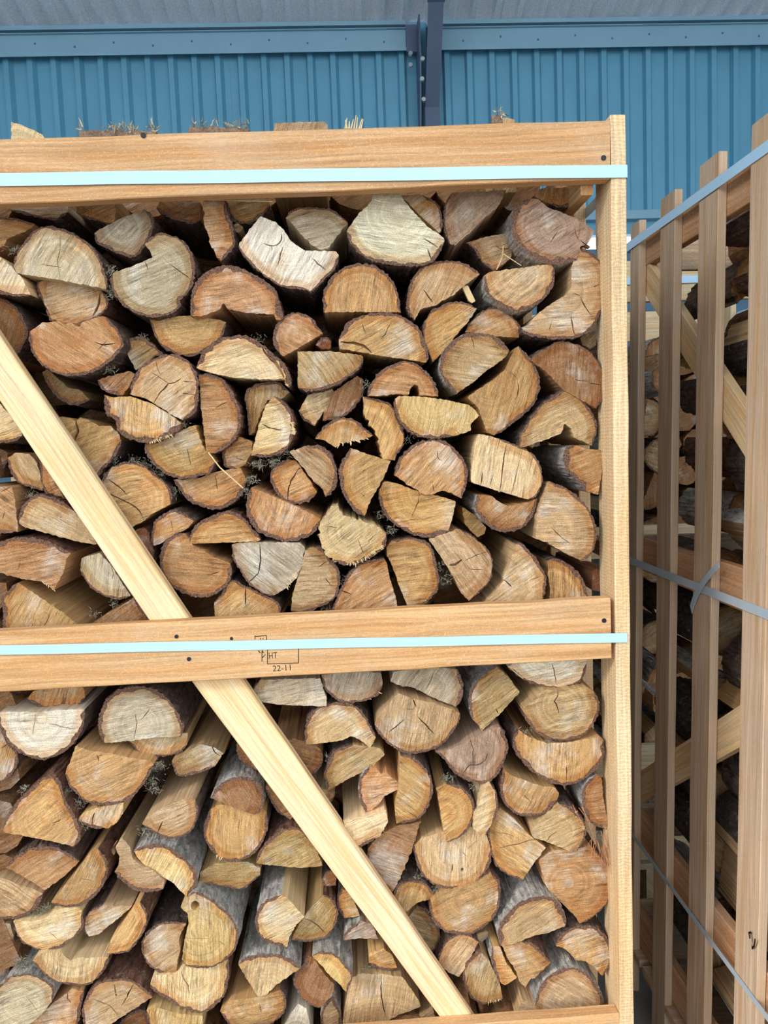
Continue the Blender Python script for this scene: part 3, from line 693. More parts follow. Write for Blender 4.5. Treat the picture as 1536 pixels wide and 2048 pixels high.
K('big crescent shaped log hugging the inside of the corner post', 'tan', -.006, '1160,492 1181,500 1199,513 1212,534 1219,562 1216,596 1199,635 1181,661 1150,676 1108,678 1069,674 1046,666 1041,656', '1056,651 1061,643 1077,627 1108,604 1134,588 1145,573 1145,536 1153,502', 5, ['!1163,592 1170,608 1184,630', '!1143,630 1146,650 1150,670', '!1148,585 1162,589', '1104,640 1098,662', '1205,565 1190,572'], bt=.0045)
K('dull split stub in the dark below the crescent log', 'tan', .06, '', '1160,672 1193,660 1193,690 1180,698 1165,690', 40)
K('dark orange quarter log with a glittering fuzzy face beside the corner post', 'brown', .0, '1060,720 1082,701 1116,683 1140,684 1165,693 1189,711 1205,737 1212,766 1210,792 1192,817', '1176,808 1126,779 1090,740', 85, ['1150,760 1180,762', '1178,766 1204,769'], bt=.003)
K('round backed log with pale grey bark and one short check from its rim', 'tan', -.003, '914,788 900,777 885,755 879,735 885,705 903,684 928,669 954,667 983,670 1004,684 1018,702', '1010,716 975,740 945,765 916,785', -12, ['942,672 948,700'], 'w', .006)
K('golden three quarter log with a dark inner ring, split to a high peak', 'gold', .012, '1035,693 1053,711 1072,737 1080,766 1074,795 1061,818 1038,836 1009,860 988,871', '973,865 955,815 934,797 936,792 985,760 1007,742 1022,709', 70, ['!1034,765 1036,782 1031,800', '1020,745 1032,757'], 'r', .006)
# --- upper compartment, middle rows
K('small brown wedge on top of the log with the white streaked face', 'brown', .02, '245,791 213,785 200,773 195,760', '216,753 263,742 270,750 260,771', 35, ['215,775 226,762'], 'r')
K('round log with branching cracks from its centre', 'tan', .0, '260,789 263,768 276,740 302,721 328,711 349,709 372,719 391,740 398,768 397,797 390,826 366,841', '349,833 310,807 285,795', 35, ['!362,757 350,766 338,768 322,784 310,800 306,806', '312,724 316,738 324,752', '338,766 320,756 305,746', '366,764 392,764', '364,787 394,789'], moss=[(366, 848, 40)])
K('golden log with a white streaked patch and thick bark below the cracked round log', 'gold', -.01, '362,847 357,860 336,875 307,885 284,884 250,875 234,860 231,841 214,831 210,812 210,790', '219,795 260,793 299,805 325,820 349,836', 83, (), 'r', .0075, fray=[(300, 886, 345, 872, 20)])
K('upright half log with a flat sawn side and level saw marks', 'orange', .0, '396,749 414,746 440,755 456,771 469,795 479,820 481,847 474,870 456,893 430,907', '414,905 407,862 401,810 398,768', 3, ['430,815 455,803'], 'r', .0055)
K('golden brown quarter log below the branching cracks, one fine check', 'gold', .01, '431,925 420,946 396,953 362,957 331,948 305,925 292,904 290,888', '326,878 362,862 391,850 396,862 407,893 422,914', 15, ['375,897 378,912 381,932'])
K('red brown shallow half log with bold rings under a straw stalk', 'orange', .03, '492,960 484,988 461,1010 430,1019 396,1011 373,998 357,977 346,960', '365,957 400,955 425,945 450,940 480,935', 20, ['430,950 435,980'], 'r', .006)
K('mossy topped golden log end crossed by the upper brace, two long checks', 'gold', .02, '200,965 212,944 224,933 250,925 281,928 307,945 331,966 345,990 342,1008', '300,1030 288,1042 262,1055 240,1040 205,985', 12, ['!210,983 245,1000 270,1013 280,1024 288,1040', '!216,958 240,975 256,992'], moss=[(270, 922, 70), (318, 948, 70), (345, 985, 60), (300, 932, 60)])
K('smooth golden brown log end with torn upper edge behind the upper brace', 'gold', .02, '243,882 235,905 224,920 203,945 192,964', '150,900 107,832 140,836 150,842 161,834 198,852 222,852 238,868', 20, ['!!150,842 155,860 147,884'], moss=[(232, 920, 40)])
K('shadowed scoop shaped log below the broad half log', 'olive', .06, '180,800 157,810 135,807 112,792 95,770 85,745', '95,738 110,750 135,775 160,780', 40)
K('pale rippled log end cut off by the frame beside the upper brace', 'straw', .02, '45,872 30,882 0,886 -40,884', '-40,800 0,808 20,830 42,862', 20)
K('dull tan log end behind the near edge of the upper brace', 'tan', .03, '85,982 60,975 33,962 20,940 16,916', '35,905 60,908 74,925 84,955', -60)
K('reddish splinter of log half hidden by the upper brace', 'orange', .025, '100,1000 86,980 80,955 76,922', '86,930 117,975 130,1000', 25, bk='r')
K('square orange log corner at the frame edge above the grey fuzzy log', 'orange', -.005, '36,1064 0,1066 -40,1066', '-40,970 0,974 21,973 29,1005', -35, ['5,1040 8,1018', '0,985 20,972'])
K('small brown stub in shadow above the square orange corner', 'brown', .05, '14,925 0,940 -30,950', '-30,895 0,898 14,905', 30)
K('grey fuzzy log end running under the upper brace', 'tan', .0, '40,1045 40,1030 47,1012 68,991 86,988 125,1002 146,1020', '170,1045 193,1090 160,1085 125,1075 88,1064 47,1052', -30, moss=[(60, 988, 40)])
K('pale triangular log with slanting saw marks, frayed bark and moss at its foot', 'straw', -.006, '548,792 566,802 584,828 588,857 583,883 566,904 532,914 502,912', '508,888 519,847 532,810', 12, ['!525,848 535,854 548,858 566,860'], 'r', .005, moss=[(515, 928, 90), (545, 922, 90), (500, 960, 80), (492, 985, 70), (572, 905, 60)], fray=[(586, 845, 590, 870, 26)])
K('arched olive log in the shade behind the pale triangular log', 'olive', .03, '498,870 494,820 490,795 500,775 532,764 560,766 580,785', '560,800 535,800 520,830 508,865', 80, (), 'd')
K('small golden lump below the upright half log', 'gold', .03, '475,938 453,935 444,918 446,900 460,885', '474,872 505,883 503,905 490,928', 10, ['470,915 490,922'])
K('pale smooth split corner tucked under the flat topped quarter log', 'straw', .035, '628,852 605,838 597,822', '615,790 662,776 668,783 650,820', 20)
K('dark brown split log under the flat topped quarter log', 'brown', .03, '727,760 726,790 705,820 680,836 645,842', '648,822 665,785 690,768 714,752', 70, bk='r')
K('small low half log with a frayed lower edge in the centre of the upper pile', 'gold', .008, '630,877 647,854 673,838 701,837 725,852 746,871', '730,878 701,883 678,888 672,895 650,881', 75, fray=[(675, 893, 740, 878, 12)])
K('golden streaky sliver standing on end beside the half log with a knot hole', 'gold', .008, '726,792 764,800 787,815 798,836 808,862 808,888 795,909 790,921', '766,917 760,901 756,878 746,857 727,828', 65, rough=1.8, moss=[(812, 880, 40)])
K('half log with a round knot hole bored at its lower edge', 'orange', .0, '735,792 740,769 764,740 798,724 826,724 852,742 871,766 877,793', '840,791 837,772 829,768 821,776 818,789 790,788 770,791', -8, bt=.0055, moss=[(735, 770, 40)])
K('yellow log with upright saw grooves and a flat top below the knot hole', 'yellow', -.003, '905,872 880,877 850,876 825,868 802,848 795,833 788,812 790,797', '797,792 840,793 882,798 939,810 959,831 942,847 941,862 912,871', 76, (), 'r', .0055, fray=[(955, 830, 912, 870, 14)])
K('round sectioned orange log partly covered by a leaning tan split', 'orange', .01, '634,985 622,1000 605,1006 584,1008 563,998 545,974 540,951 548,932 574,918', '593,922 605,940 620,962', 20, ['!575,1002 576,980 582,960 600,935'], 'r')
K('tan leaning split with slanting grooves over a round orange log', 'tan', -.002, '615,890 641,893 662,907 671,930 675,961 664,985 651,994', '646,979 626,961 602,930 579,904', -40)
K('smooth golden wedge pointing down, bark along its curved edge', 'gold', -.01, '729,1032 712,1024 688,993 678,953 680,930 701,896', '740,910 782,923 766,959 743,998', 30, ['720,985 730,995', '732,985 722,996'], 'n', .0062)
K('pinkish round log with a double ring and a scalloped lower edge', 'orange', -.004, '788,950 795,925 812,902 838,884 865,878 895,885 917,905 932,928 937,950 932,975 924,997', '900,985 885,981 868,988 848,990 835,980 815,970 800,957', 45, ['874,900 876,918 884,922', '865,968 868,984'], 'n', .005)
K('yellow gold log with moss, lying under the pinkish round log', 'gold', .01, '897,1062 880,1070 856,1075 832,1072 806,1060 778,1040 764,1016 757,995 757,985', '768,962 800,968 835,983 870,990 890,995 910,1003 905,1035', 8, ['838,985 838,1000 822,1035'], 'd', .006, moss=[(782, 1060, 60), (765, 1030, 50)])
K('straw coloured block with deep upright splits next to the pinkish round log', 'straw', -.002, '998,877 1027,888 1061,904 1079,927 1085,961 1074,990 1056,999', '1007,985 942,965 944,927 950,885 957,868 970,870', 78, ['!1012,890 1008,915 1005,940 1000,985', '1040,915 1030,960 1022,990', '!965,945 963,968', '985,950 980,975'], 'r', .003)
K('streaked brown log with a dark bite in its underside beside the corner post', 'tan', .008, '1037,894 1040,870 1046,860 1061,836 1087,805 1116,787 1129,779 1160,795 1181,821 1194,847 1192,868 1184,891', '1165,883 1147,875 1142,857 1129,847 1121,867 1095,878 1043,896', 22, bt=.004)
K('orange split with rough dark bark pressed against the corner post', 'orange', .0, '1172,982 1160,968 1150,955 1133,940 1128,915 1133,897 1150,890', '1180,898 1205,900 1205,940 1197,990', 20, (), 'w', .009)
K('orange crescent log with silvery bark under the straw coloured block', 'orange', .0, '1075,997 1072,1016 1061,1039 1038,1060 1007,1064 980,1055 960,1036 950,1012 955,990', '983,992 1001,1005 1017,1013 1033,1009 1056,1005', 40, (), 'w', .007)
K('large greyish tan log with close level saw lines near the corner post', 'tan', -.006, '1097,962 1133,978 1160,999 1180,1025 1192,1056 1191,1085 1183,1108 1162,1120', '1146,1114 1110,1095 1094,1085 1071,1077 1072,1033 1079,1009', -3, ['1100,1053 1118,1070 1140,1087'], bt=.004)
K('golden scrap in shadow beside the orange crescent log', 'gold', .06, '', '925,1015 950,1030 972,1055 970,1068 955,1074 930,1050', 40)
# --- upper compartment, bottom rows
K('small reddish sliver at the lit edge of the upper brace', 'red', .02, '290,1056 302,1075 307,1105 308,1130', '280,1110 268,1070 272,1060', 60, bk='r')
K('small orange half round with one check, above the log with a white smear', 'orange', .012, '306,1091 303,1072 309,1046 328,1028 349,1020 372,1028 389,1042', '372,1059 349,1069 320,1088', 20, ['342,1040 346,1062'])
K('round orange log with a white smear across its face', 'orange', .0, '461,1127 463,1142 458,1163 442,1181 416,1194 390,1194 359,1184 330,1163 319,1137 319,1106 328,1085 349,1069 367,1067', '377,1077 385,1093 400,1098 427,1114', -8, ['420,1150 440,1143'], 'n', .0055)
K('low brown half log with level saw marks on the round log with a white smear', 'gold', .003, '378,1085 380,1070 390,1051 416,1036 442,1025 461,1022 484,1033 505,1056 522,1078', '515,1083 450,1085 385,1088', 3, (), 'r', .005)
K('orange brown half log tilted on its bark, straight sloping top edge', 'orange', -.006, '642,1040 632,1062 606,1077 572,1083 541,1075 515,1062 497,1038 491,1007 501,975', '540,990 590,1012 639,1036', 68, (), 'r', .0065)
K('greyish log with one long curved crack and a frayed corner', 'grey', -.006, '548,1191 530,1189 505,1174 484,1148 466,1116 463,1090', '480,1086 520,1085 601,1085 610,1097 604,1127 596,1153 572,1176', -40, ['!520,1088 521,1120 518,1145 508,1155 496,1164'], bt=.003, fray=[(608, 1120, 575, 1178, 26)])
K('golden streaked log sinking behind the middle rail below the curved crack', 'gold', .005, '428,1205 442,1189 453,1168 466,1160 494,1173 531,1190 550,1200 560,1213 560,1232', '560,1250 432,1260', 38, ['!491,1175 491,1212', '500,1225 515,1236'])
K('tan brown block with furry edges beside the frayed pale log', 'tan', .0, '627,1093 642,1095 658,1115 676,1137 680,1153 676,1187 663,1202 632,1218 606,1228 582,1222', '585,1189 601,1137 611,1100', 0, ['636,1135 655,1122', '650,1155 662,1172'], moss=[(690, 1160, 40), (650, 1222, 40)])
K('straw pale log with splintered fringe all round and a small knot', 'straw', -.015, '773,1072 770,1093 749,1111 710,1129 684,1129 666,1119', '648,1106 639,1072 640,1046 655,1028 666,1012 676,1011 684,1028 705,1035 741,1048 760,1056', 35, ['655,1052 675,1054', '716,1078 727,1106', '735,1085 748,1070'], rough=2.4, fray=[(655, 1028, 639, 1072, 26), (639, 1072, 668, 1120, 34), (668, 1120, 712, 1130, 22), (712, 1130, 770, 1092, 24), (705, 1035, 760, 1056, 14)])
K('smooth pinkish gold log behind the middle rail under the fringed pale log', 'orange', .0, '663,1240 665,1218 671,1200 684,1173 702,1140 731,1121 767,1116', '773,1127 780,1158 791,1194 800,1240', 30, ['!684,1180 692,1184 704,1189'])
K('golden upright log with a rounded back standing on the middle rail', 'gold', .0, '783,1082 814,1077 846,1080 864,1095 872,1127 879,1153 876,1179 864,1194 842,1216 820,1222', '815,1212 804,1187 788,1140 775,1114 774,1095', 5, moss=[(888, 1160, 60), (880, 1130, 40)])
K('tan quarter log leaning over a black gap, level crack through the middle', 'tan', .0, '920,1059 949,1075 972,1095 984,1116 985,1142 977,1166 959,1184 938,1202', '923,1187 912,1163 894,1132 859,1080 886,1069', -55, ['!!899,1131 910,1130 925,1120', '930,1122 950,1112 978,1102', '935,1138 968,1140'], bt=.002)
K('tan log with a ragged pale side rising from the middle rail', 'tan', .0, '1033,1088 1045,1088 1063,1106 1079,1127 1092,1153 1092,1176 1086,1200', '1080,1230 960,1230 972,1205 1006,1166 1008,1153 1019,1132 1027,1106', 30, ['!1006,1160 1015,1165 1024,1174', '1058,1162 1085,1152'])
K('golden dark barked log in the bottom corner by the corner post', 'gold', .015, '1097,1122 1112,1117 1141,1130 1160,1148 1172,1168 1177,1195', '1175,1225 1097,1225 1101,1180 1097,1150', 88, (), 'd', .006)
K('small red brown square billet beside the foot of the upper compartment post', 'red', .055, '', '1186,1140 1216,1138 1212,1184 1183,1180', 30)
K('tiny upright billet just above the small red brown square billet', 'brown', .055, '', '1205,1083 1221,1080 1217,1120 1207,1112', 30)
K('pale orange log with a ragged hanging lower edge above the middle rail', 'orange', -.01, '-40,1090 0,1084 16,1078 52,1075 86,1080 117,1093 142,1106', '133,1118 125,1147 115,1168 108,1180 86,1163 52,1160 26,1153 0,1145 -40,1140', 10, ['40,1125 36,1140'], 'r', .0065, rough=1.6, fray=[(86, 1165, 112, 1182, 10)])
K('large golden log with a straight sloping split resting on the middle rail', 'gold', .0, '5,1275 5,1225 2,1200 12,1185 35,1165', '55,1178 95,1205 130,1228 158,1252 165,1275', 58, ['100,1225 95,1240 88,1252'], 'r', .0065)
K('grey streaked log tucked close behind the foot of the upper brace', 'grey', .01, '262,1192 250,1197 224,1197 193,1184 174,1166 160,1140', '164,1116 200,1106 225,1132', 78, ['224,1130 228,1145 225,1160'])
K('dark fuzzy log wedge between the upper brace and the middle rail', 'brown', .01, '266,1195 290,1225 304,1250', '304,1270 170,1270 182,1248 216,1226 250,1207', 35, moss=[(190, 1230, 40), (228, 1205, 40)])
# --- lower compartment, top rows
K('weathered grey stub at the frame edge under the middle rail', 'grey', .03, '', '-30,1382 22,1386 20,1412 0,1418 -30,1420', 80)
K('orange and grey sliver with a dark check under the middle rail', 'orange', .02, '170,1395 160,1408 146,1416 122,1413 91,1418 65,1405 56,1397', '65,1382 110,1372 165,1375', 70, ['128,1385 126,1412'])
K('bright white half log lying on its bark below the middle rail', 'white', -.01, '169,1420 167,1447 156,1475 135,1499 109,1514 83,1521 52,1512 29,1496 10,1473 0,1450 -3,1425', '20,1422 80,1425 110,1420 155,1419', 0, ['!97,1447 108,1448 120,1452 150,1460', '72,1425 68,1455 66,1470'], 'n', .0055)
K('grey hearted log with faint rings and a long upright check under the middle rail', 'grey', .0, '208,1487 200,1473 196,1444 203,1418 216,1395 240,1378 275,1372 307,1376 333,1392 354,1418 367,1449 364,1470 357,1473', '310,1474 260,1482 221,1486', 10, ['270,1426 274,1447 268,1478', '300,1418 282,1440'], 'n', .0062)
K('tan streaked log peeping from beneath the grey hearted log', 'tan', .022, '374,1490 357,1507 320,1514 289,1512 268,1496 258,1482', '300,1472 375,1466', 60)
K('golden log end half out of frame below the bright white half log', 'gold', .01, '0,1464 18,1488 33,1508 32,1535 18,1554 0,1565 -30,1570', '-30,1465', 70, ['0,1498 18,1488'])
K('large golden log with moss on its flank and long sweeping saw lines', 'gold', -.006, '308,1530 292,1561 273,1587 250,1603 214,1610 182,1608 156,1590 138,1569 132,1545', '146,1510 154,1490 182,1500 221,1505 260,1514 302,1520', 22, ['!195,1508 199,1522', '197,1512 206,1508'], 'r', .005, moss=[(318, 1530, 90), (305, 1565, 80), (135, 1580, 60), (160, 1605, 50), (312, 1580, 50)])
K('golden three cornered wedge with bark on both slopes and a pale ridge', 'gold', -.012, '6,1660 10,1637 34,1603 62,1577 86,1556 115,1560 130,1600 146,1627 159,1660 159,1681 148,1693', '78,1678 10,1666', 38, ['!104,1646 114,1644 123,1638'], 'r', .005, moss=[(50, 1578, 50), (165, 1650, 50)])
K('small golden splinter log with a cracked lip below the mossy golden log', 'gold', -.003, '213,1658 182,1655 152,1643', '167,1625 193,1615 247,1605 246,1627 234,1645', 62, ['!190,1624 184,1640 184,1652'])
K('olive split block with a long flat top leaning out beside the lower brace', 'olive', .0, '430,1533 399,1546 357,1553 346,1535 343,1522', '355,1518 375,1504 401,1489 430,1497 447,1507', 25, ['!424,1492 428,1505 440,1512'], 'r')
K('tan wedge with a dotted face and smooth upper side beneath the olive block', 'tan', -.012, '392,1600 396,1626 385,1658 365,1673 336,1676 307,1663 285,1647', '294,1632 338,1606 372,1595 385,1595', 20, ['!326,1641 320,1655 314,1665'], 'n', .003, moss=[(290, 1660, 50)])
K('dark red brown half log under a cap of white bark', 'brown', -.008, '420,1597 432,1577 450,1563 472,1556 498,1558 521,1574 527,1600 521,1624 508,1630', '461,1613 430,1600', -62, (), 'w', .0055)
K('round golden log with wavy saw marks under the white capped half log', 'gold', .0, '533,1628 535,1658 524,1689 503,1712 472,1724 441,1718 420,1697 408,1671 409,1647 420,1620', '440,1612 480,1612 520,1618', 85, (), 'n', .0048, fray=[(430, 1712, 445, 1720, 6)])
K('golden brown low wedge with fine radiating lines against the lower brace', 'olive', .0, '512,1727 516,1710 534,1684 560,1663 597,1656 625,1680', '646,1732 602,1736 540,1731', 25, bk='r')
K('flat grey slab end just under the heat stamp', 'grey', .0, '498,1397 505,1378 520,1360', '640,1356 652,1392 654,1412 586,1411 550,1408 510,1402', 10, bt=.002)
K('greyish half round hanging below the middle rail beside the flat grey slab', 'grey', .0, '766,1369 754,1391 726,1402 692,1406 666,1396 648,1377 642,1352', '700,1340 762,1346', 70, (), 'r', .004, fray=[(735, 1400, 760, 1385, 8)])
K('brown log in shadow behind the upper end of the lower brace', 'brown', .02, '646,1510 645,1525 633,1543 612,1555 590,1560', '545,1490 560,1482 586,1478 625,1488 642,1500', -20)
K('dark round bark covered log peeping out behind the lower brace', 'brown', .03, '512,1542 490,1530 475,1510 472,1490', '480,1470 520,1480', 0, bk='d')
K('tan half log with slanting grain and a hooked tail beside the big split log', 'tan', .0, '610,1490 609,1466 616,1437 635,1416 666,1407 695,1407 721,1419 736,1440 747,1463 752,1474', '741,1495 715,1476 702,1472 684,1481 658,1485 622,1490', 28, (), 'n', .0042)
K('olive tan wedge sloping beneath the log with a hooked tail', 'olive', .01, '655,1583 649,1560 649,1545 658,1521 671,1500 705,1487', '760,1494 770,1507 736,1539 700,1555', 28, moss=[(660, 1515, 30)])
K('small orange split with white bark touching an upright half log', 'orange', -.006, '735,1628 721,1604 718,1580 723,1554 739,1534', '752,1536 762,1549 773,1544 783,1557 797,1565 796,1580 770,1593 757,1609', 3, ['745,1600 758,1590 772,1590'], 'w', .005)
K('upright golden half log with a straight pale split edge', 'gold', -.012, '801,1510 820,1511 840,1526 859,1549 866,1575 861,1601 846,1630 825,1643 793,1648', '790,1620 796,1580 799,1541', -40, bt=.004)
K('big tan log with a sloping pale shoulder and three checks', 'tan', -.002, '919,1424 918,1440 903,1466 879,1492 840,1506 809,1506 778,1489 757,1468 749,1450', '760,1425 796,1385 825,1395 866,1403 903,1416', 78, ['!810,1437 795,1450 778,1465', '!835,1432 850,1448 868,1467', '!825,1395 832,1412', '812,1418 830,1416'], 'r', .004)
K('greyish slab lying on the big tan log under the middle rail', 'grey', .003, '915,1338 922,1354 926,1377 921,1401 911,1414', '866,1395 830,1377 796,1372 781,1364 788,1345 850,1336', 55, ['868,1345 860,1365 852,1380'])
K('olive grey split with white papery bark at its lower corner', 'olive', .003, '945,1440 940,1410 941,1388 956,1362 977,1343 995,1334', '1016,1354 1040,1385 1001,1427 964,1462 955,1448', 35, ['!992,1418 998,1428'], 'w', .0045)
K('silver grey half round log with one dark check under the middle rail', 'white', .01, '1173,1326 1170,1348 1158,1365 1136,1374 1105,1377 1068,1369 1042,1356 1016,1336', '1030,1320 1170,1310', 10, ['!1105,1328 1110,1350 1113,1371'], 'n', .004)
K('tan log with ring marks and a pale shoulder under the silver grey half round', 'tan', -.006, '1188,1383 1197,1400 1198,1424 1186,1450 1167,1471 1136,1481 1105,1479 1074,1466 1055,1442 1045,1422', '1050,1412 1070,1395 1087,1378 1120,1380 1172,1373', 10, ['!1115,1379 1116,1390 1108,1402 1114,1412 1118,1426'], 'r', .0045, moss=[(1100, 1486, 70), (1125, 1490, 60)])
K('orange gold log with strong grooves and rough bark like a bowl', 'gold', .0, '1206,1478 1206,1510 1193,1536 1162,1562 1133,1571 1100,1565 1068,1547 1045,1523 1032,1507 1027,1476 1037,1461', '1058,1474 1094,1487 1136,1484 1172,1476 1198,1472', 86, ['!1132,1530 1134,1562', '1130,1500 1132,1520'], 'n', .006, moss=[(1050, 1465, 50)])
K('brown grey log with a smile shaped crack', 'pink', .0, '1001,1453 1016,1487 1014,1507 1003,1536 985,1560 962,1566 933,1560 907,1544 889,1520 870,1503', '895,1500 920,1488 941,1474 965,1466 985,1455', 82, ['!975,1505 972,1518 958,1529 938,1530 930,1540 922,1553', '940,1475 946,1500 945,1527'], 'r', .0055, moss=[(895, 1556, 50), (950, 1574, 40)])
# --- lower compartment, middle rows
K('golden block with pale slanting streaks and one straight side', 'gold', -.006, '894,1570 920,1575 941,1593 949,1614 946,1640 936,1661 917,1677 894,1685', '886,1656 881,1625 873,1578', 35, ['895,1632 910,1630'])
K('slim golden split standing upright between two fat logs', 'straw', -.012, '982,1568 993,1583 996,1614 990,1640 975,1666 967,1672', '946,1656 948,1630 958,1610 962,1590 975,1570', 25)
K('golden half log lying on its bark beneath the orange gold bowl log', 'gold', -.002, '1115,1601 1094,1625 1068,1632 1042,1632 1019,1619 1003,1596 1001,1570 1006,1539', '1027,1552 1053,1562 1084,1573 1110,1575 1119,1588', 60, ['1048,1590 1062,1605', '1075,1595 1064,1618'], 'r', .005)
K('small orange split with grey bark on its inner flank by the corner post', 'orange', .0, '1210,1658 1180,1646 1170,1622 1165,1593 1172,1567 1193,1549', '1204,1557 1206,1591 1212,1625 1218,1652', 5, (), 'w', .0055)
K('tan orange lump with two short checks and trailing bark strings', 'tan', .0, '1118,1606 1141,1612 1162,1632 1172,1653 1170,1680 1154,1703', '1141,1703 1110,1690 1084,1679 1066,1674 1063,1658 1081,1635', 20, ['!1090,1682 1102,1670 1113,1661', '1140,1662 1163,1658'], fray=[(1150, 1620, 1170, 1660, 12)])
K('golden pointed log with one bold level crack', 'gold', .003, '1045,1760 1016,1750 995,1735 985,1715 978,1680 975,1660 985,1630 1000,1618', '1030,1640 1060,1672 1091,1695 1068,1726', -38, ['!995,1697 1015,1693 1035,1690 1060,1681 1078,1680', '990,1665 1010,1668 1030,1675'])
K('dark grained wedge pointing down beside the lower brace', 'brown', .01, '781,1792 763,1778 742,1752 733,1723 735,1695', '755,1668 790,1650 841,1640 823,1700 802,1752', -25, rough=1.5)
K('short golden block with a bright top and fuzzy corner beside the lower brace', 'straw', -.016, '758,1675 730,1690 706,1704', '695,1668 686,1640 730,1630 772,1620 776,1645', 22, fray=[(772, 1622, 760, 1672, 16)])
K('dim sliver of bark edged wood behind the lower brace', 'tan', .04, '670,1590 655,1620', '625,1600 620,1570 645,1575', 20)
K('straw tan round bottomed log with a small dark knot', 'tan', .003, '982,1700 982,1725 965,1752 945,1768 912,1778 880,1774 852,1760 838,1740 830,1715 828,1695', '845,1680 880,1668 920,1660 960,1655 975,1675', 85, ['!906,1730 904,1745', '935,1700 946,1690 955,1682', '925,1705 935,1715'], moss=[(870, 1778, 50), (885, 1785, 50), (838, 1752, 40)], hole=[(925, 1740, .003)])
K('golden half log with long slanting streaks and mossy bark', 'gold', -.006, '985,1752 1000,1765 1001,1795 997,1822 982,1845 956,1864 925,1869 894,1864 873,1850 862,1828 861,1805', '885,1788 915,1780 930,1775 960,1765', 20, (), 'r', .005, moss=[(868, 1850, 40), (870, 1835, 40)])
K('small golden half log beside the point of the dark grained wedge', 'gold', .008, '785,1795 795,1770 815,1762 841,1762 860,1775 870,1792', '862,1798 836,1804 807,1828 784,1805', 70)
K('dark golden log in shadow close behind the lower brace', 'olive', .035, '836,1815 860,1828 877,1855 881,1882 870,1902 858,1912', '838,1885 810,1845', -20)
K('pale tan split with a stepped lower edge under the slanting streaks log', 'tan', .003, '874,1930 885,1895 909,1873 935,1869 958,1885', '945,1907 938,1927 917,1954 893,1942', 50, bt=.003)
K('thin wood strip edge behind the pale tan split', 'tan', .04, '', '946,1872 972,1862 982,1870 955,1892', 20)
K('dark gold half log with a frayed foot above the bottom rail', 'olive', .003, '1005,1997 985,2006 959,2007 938,1990 928,1968 925,1945 932,1925 946,1911 962,1903', '977,1919 990,1945 1000,1968', 75, (), 'r', .0042, fray=[(975, 2006, 1005, 1998, 14)])
K('small golden triangle with white bark on its outer side', 'gold', -.002, '1000,1965 988,1940 983,1915 985,1895', '1000,1895 1012,1925 1034,1955 1010,1971', 0, (), 'w', .006)
K('golden split with rays fanning out and a toothed lower edge', 'gold', -.008, '1042,1883 1066,1888 1087,1908 1102,1926', '1073,1952 1060,1960 1050,1975 1040,1966 1032,1942 1016,1916 1004,1890', 15, (), 'r', .006, rough=1.6)
K('tan half log under thick white and grey scaly bark', 'tan', -.012, '1000,1890 995,1862 1000,1845 1013,1825 1030,1808 1055,1795 1085,1790 1110,1797 1125,1818 1133,1840 1131,1853', '1094,1867 1068,1872 1042,1882 1015,1888', 30, (), 'w', .0075)
K('big smooth orange log beside dry needles at the corner post', 'orange', .0, '1185,1697 1200,1712 1217,1734 1221,1765 1219,1799 1199,1825 1175,1841 1160,1846', '1146,1828 1115,1799 1094,1778 1087,1752 1079,1723 1107,1705 1146,1702', 3, bt=.003)
K('golden half log with a notched underside against the corner post', 'gold', -.006, '1112,1893 1122,1873 1150,1858 1178,1855 1201,1863 1220,1885 1226,1910 1223,1935 1205,1953', '1188,1934 1172,1924 1154,1921 1130,1898', 15, (), 'n', .0055)
K('rounded tan log with scaly white bark resting on the bottom rail', 'tan', -.006, '1070,2012 1078,1980 1098,1955 1128,1940 1158,1941 1184,1960 1202,1985 1209,2010 1204,2032', '1196,2033 1140,2032 1100,2030 1076,2020', -35, ['!1200,1985 1203,2005 1200,2026'], 'w', .006)
K('low three cornered split lying on the bottom rail', 'tan', -.002, '', '1030,2046 1045,2000 1115,2025 1125,2046', -20)
# --- lower compartment, lower left
K('orange half log with a pointed lower edge under the three cornered wedge', 'orange', -.006, '11,1735 29,1716 57,1700 86,1696 115,1700 141,1713 158,1724', '130,1752 91,1780 52,1757 16,1737', 28, (), 'n', .005)
K('tan streaked log at the frame edge beneath the pointed orange half log', 'tan', .0, '88,1785 78,1806 62,1825 31,1836 0,1839 -30,1838', '-30,1760 0,1752 35,1765 62,1773', -38, (), 'r', .005)
K('golden crescent slice with strong grooves beside the tan streaked log', 'gold', -.012, '197,1697 211,1716 215,1744 206,1770 188,1794 156,1812 120,1812 104,1803', '115,1789 146,1750 177,1710 190,1696', 62, ['160,1755 172,1758 188,1762'], 'r', .0045)
K('bent tan log like a boot beside the white barked crescent', 'tan', -.012, '326,1780 300,1785 271,1783 245,1765 228,1745', '237,1731 238,1715 230,1697 242,1677 257,1694 263,1715 271,1726 307,1744 328,1765', 5, ['!230,1690 222,1702 226,1712'], 'r', .006)
K('golden crescent log under grey white bark next to the boot shaped log', 'yellow', -.003, '268,1700 289,1690 320,1687 349,1697 375,1718 393,1744 394,1768 375,1795', '357,1778 346,1763 331,1755 312,1747 286,1726 273,1710', 60, (), 'w', .006)
K('pale cream log with a soft mottled face and crumbled top edge', 'straw', -.006, '167,1820 167,1851 146,1877 117,1895 78,1902 47,1890 31,1867 24,1845', '89,1838 112,1817 135,1812 160,1812', 15, ['96,1862 110,1872 118,1880'], 'r', .004, moss=[(75, 1825, 60), (95, 1815, 50)])
K('tan slice with a dotted face next to the pale cream log', 'tan', .0, '178,1871 168,1860 168,1845 178,1822 205,1810', '235,1812 264,1812 240,1835 219,1850 198,1868', 20, bt=.003, fray=[(168, 1855, 180, 1872, 6)])
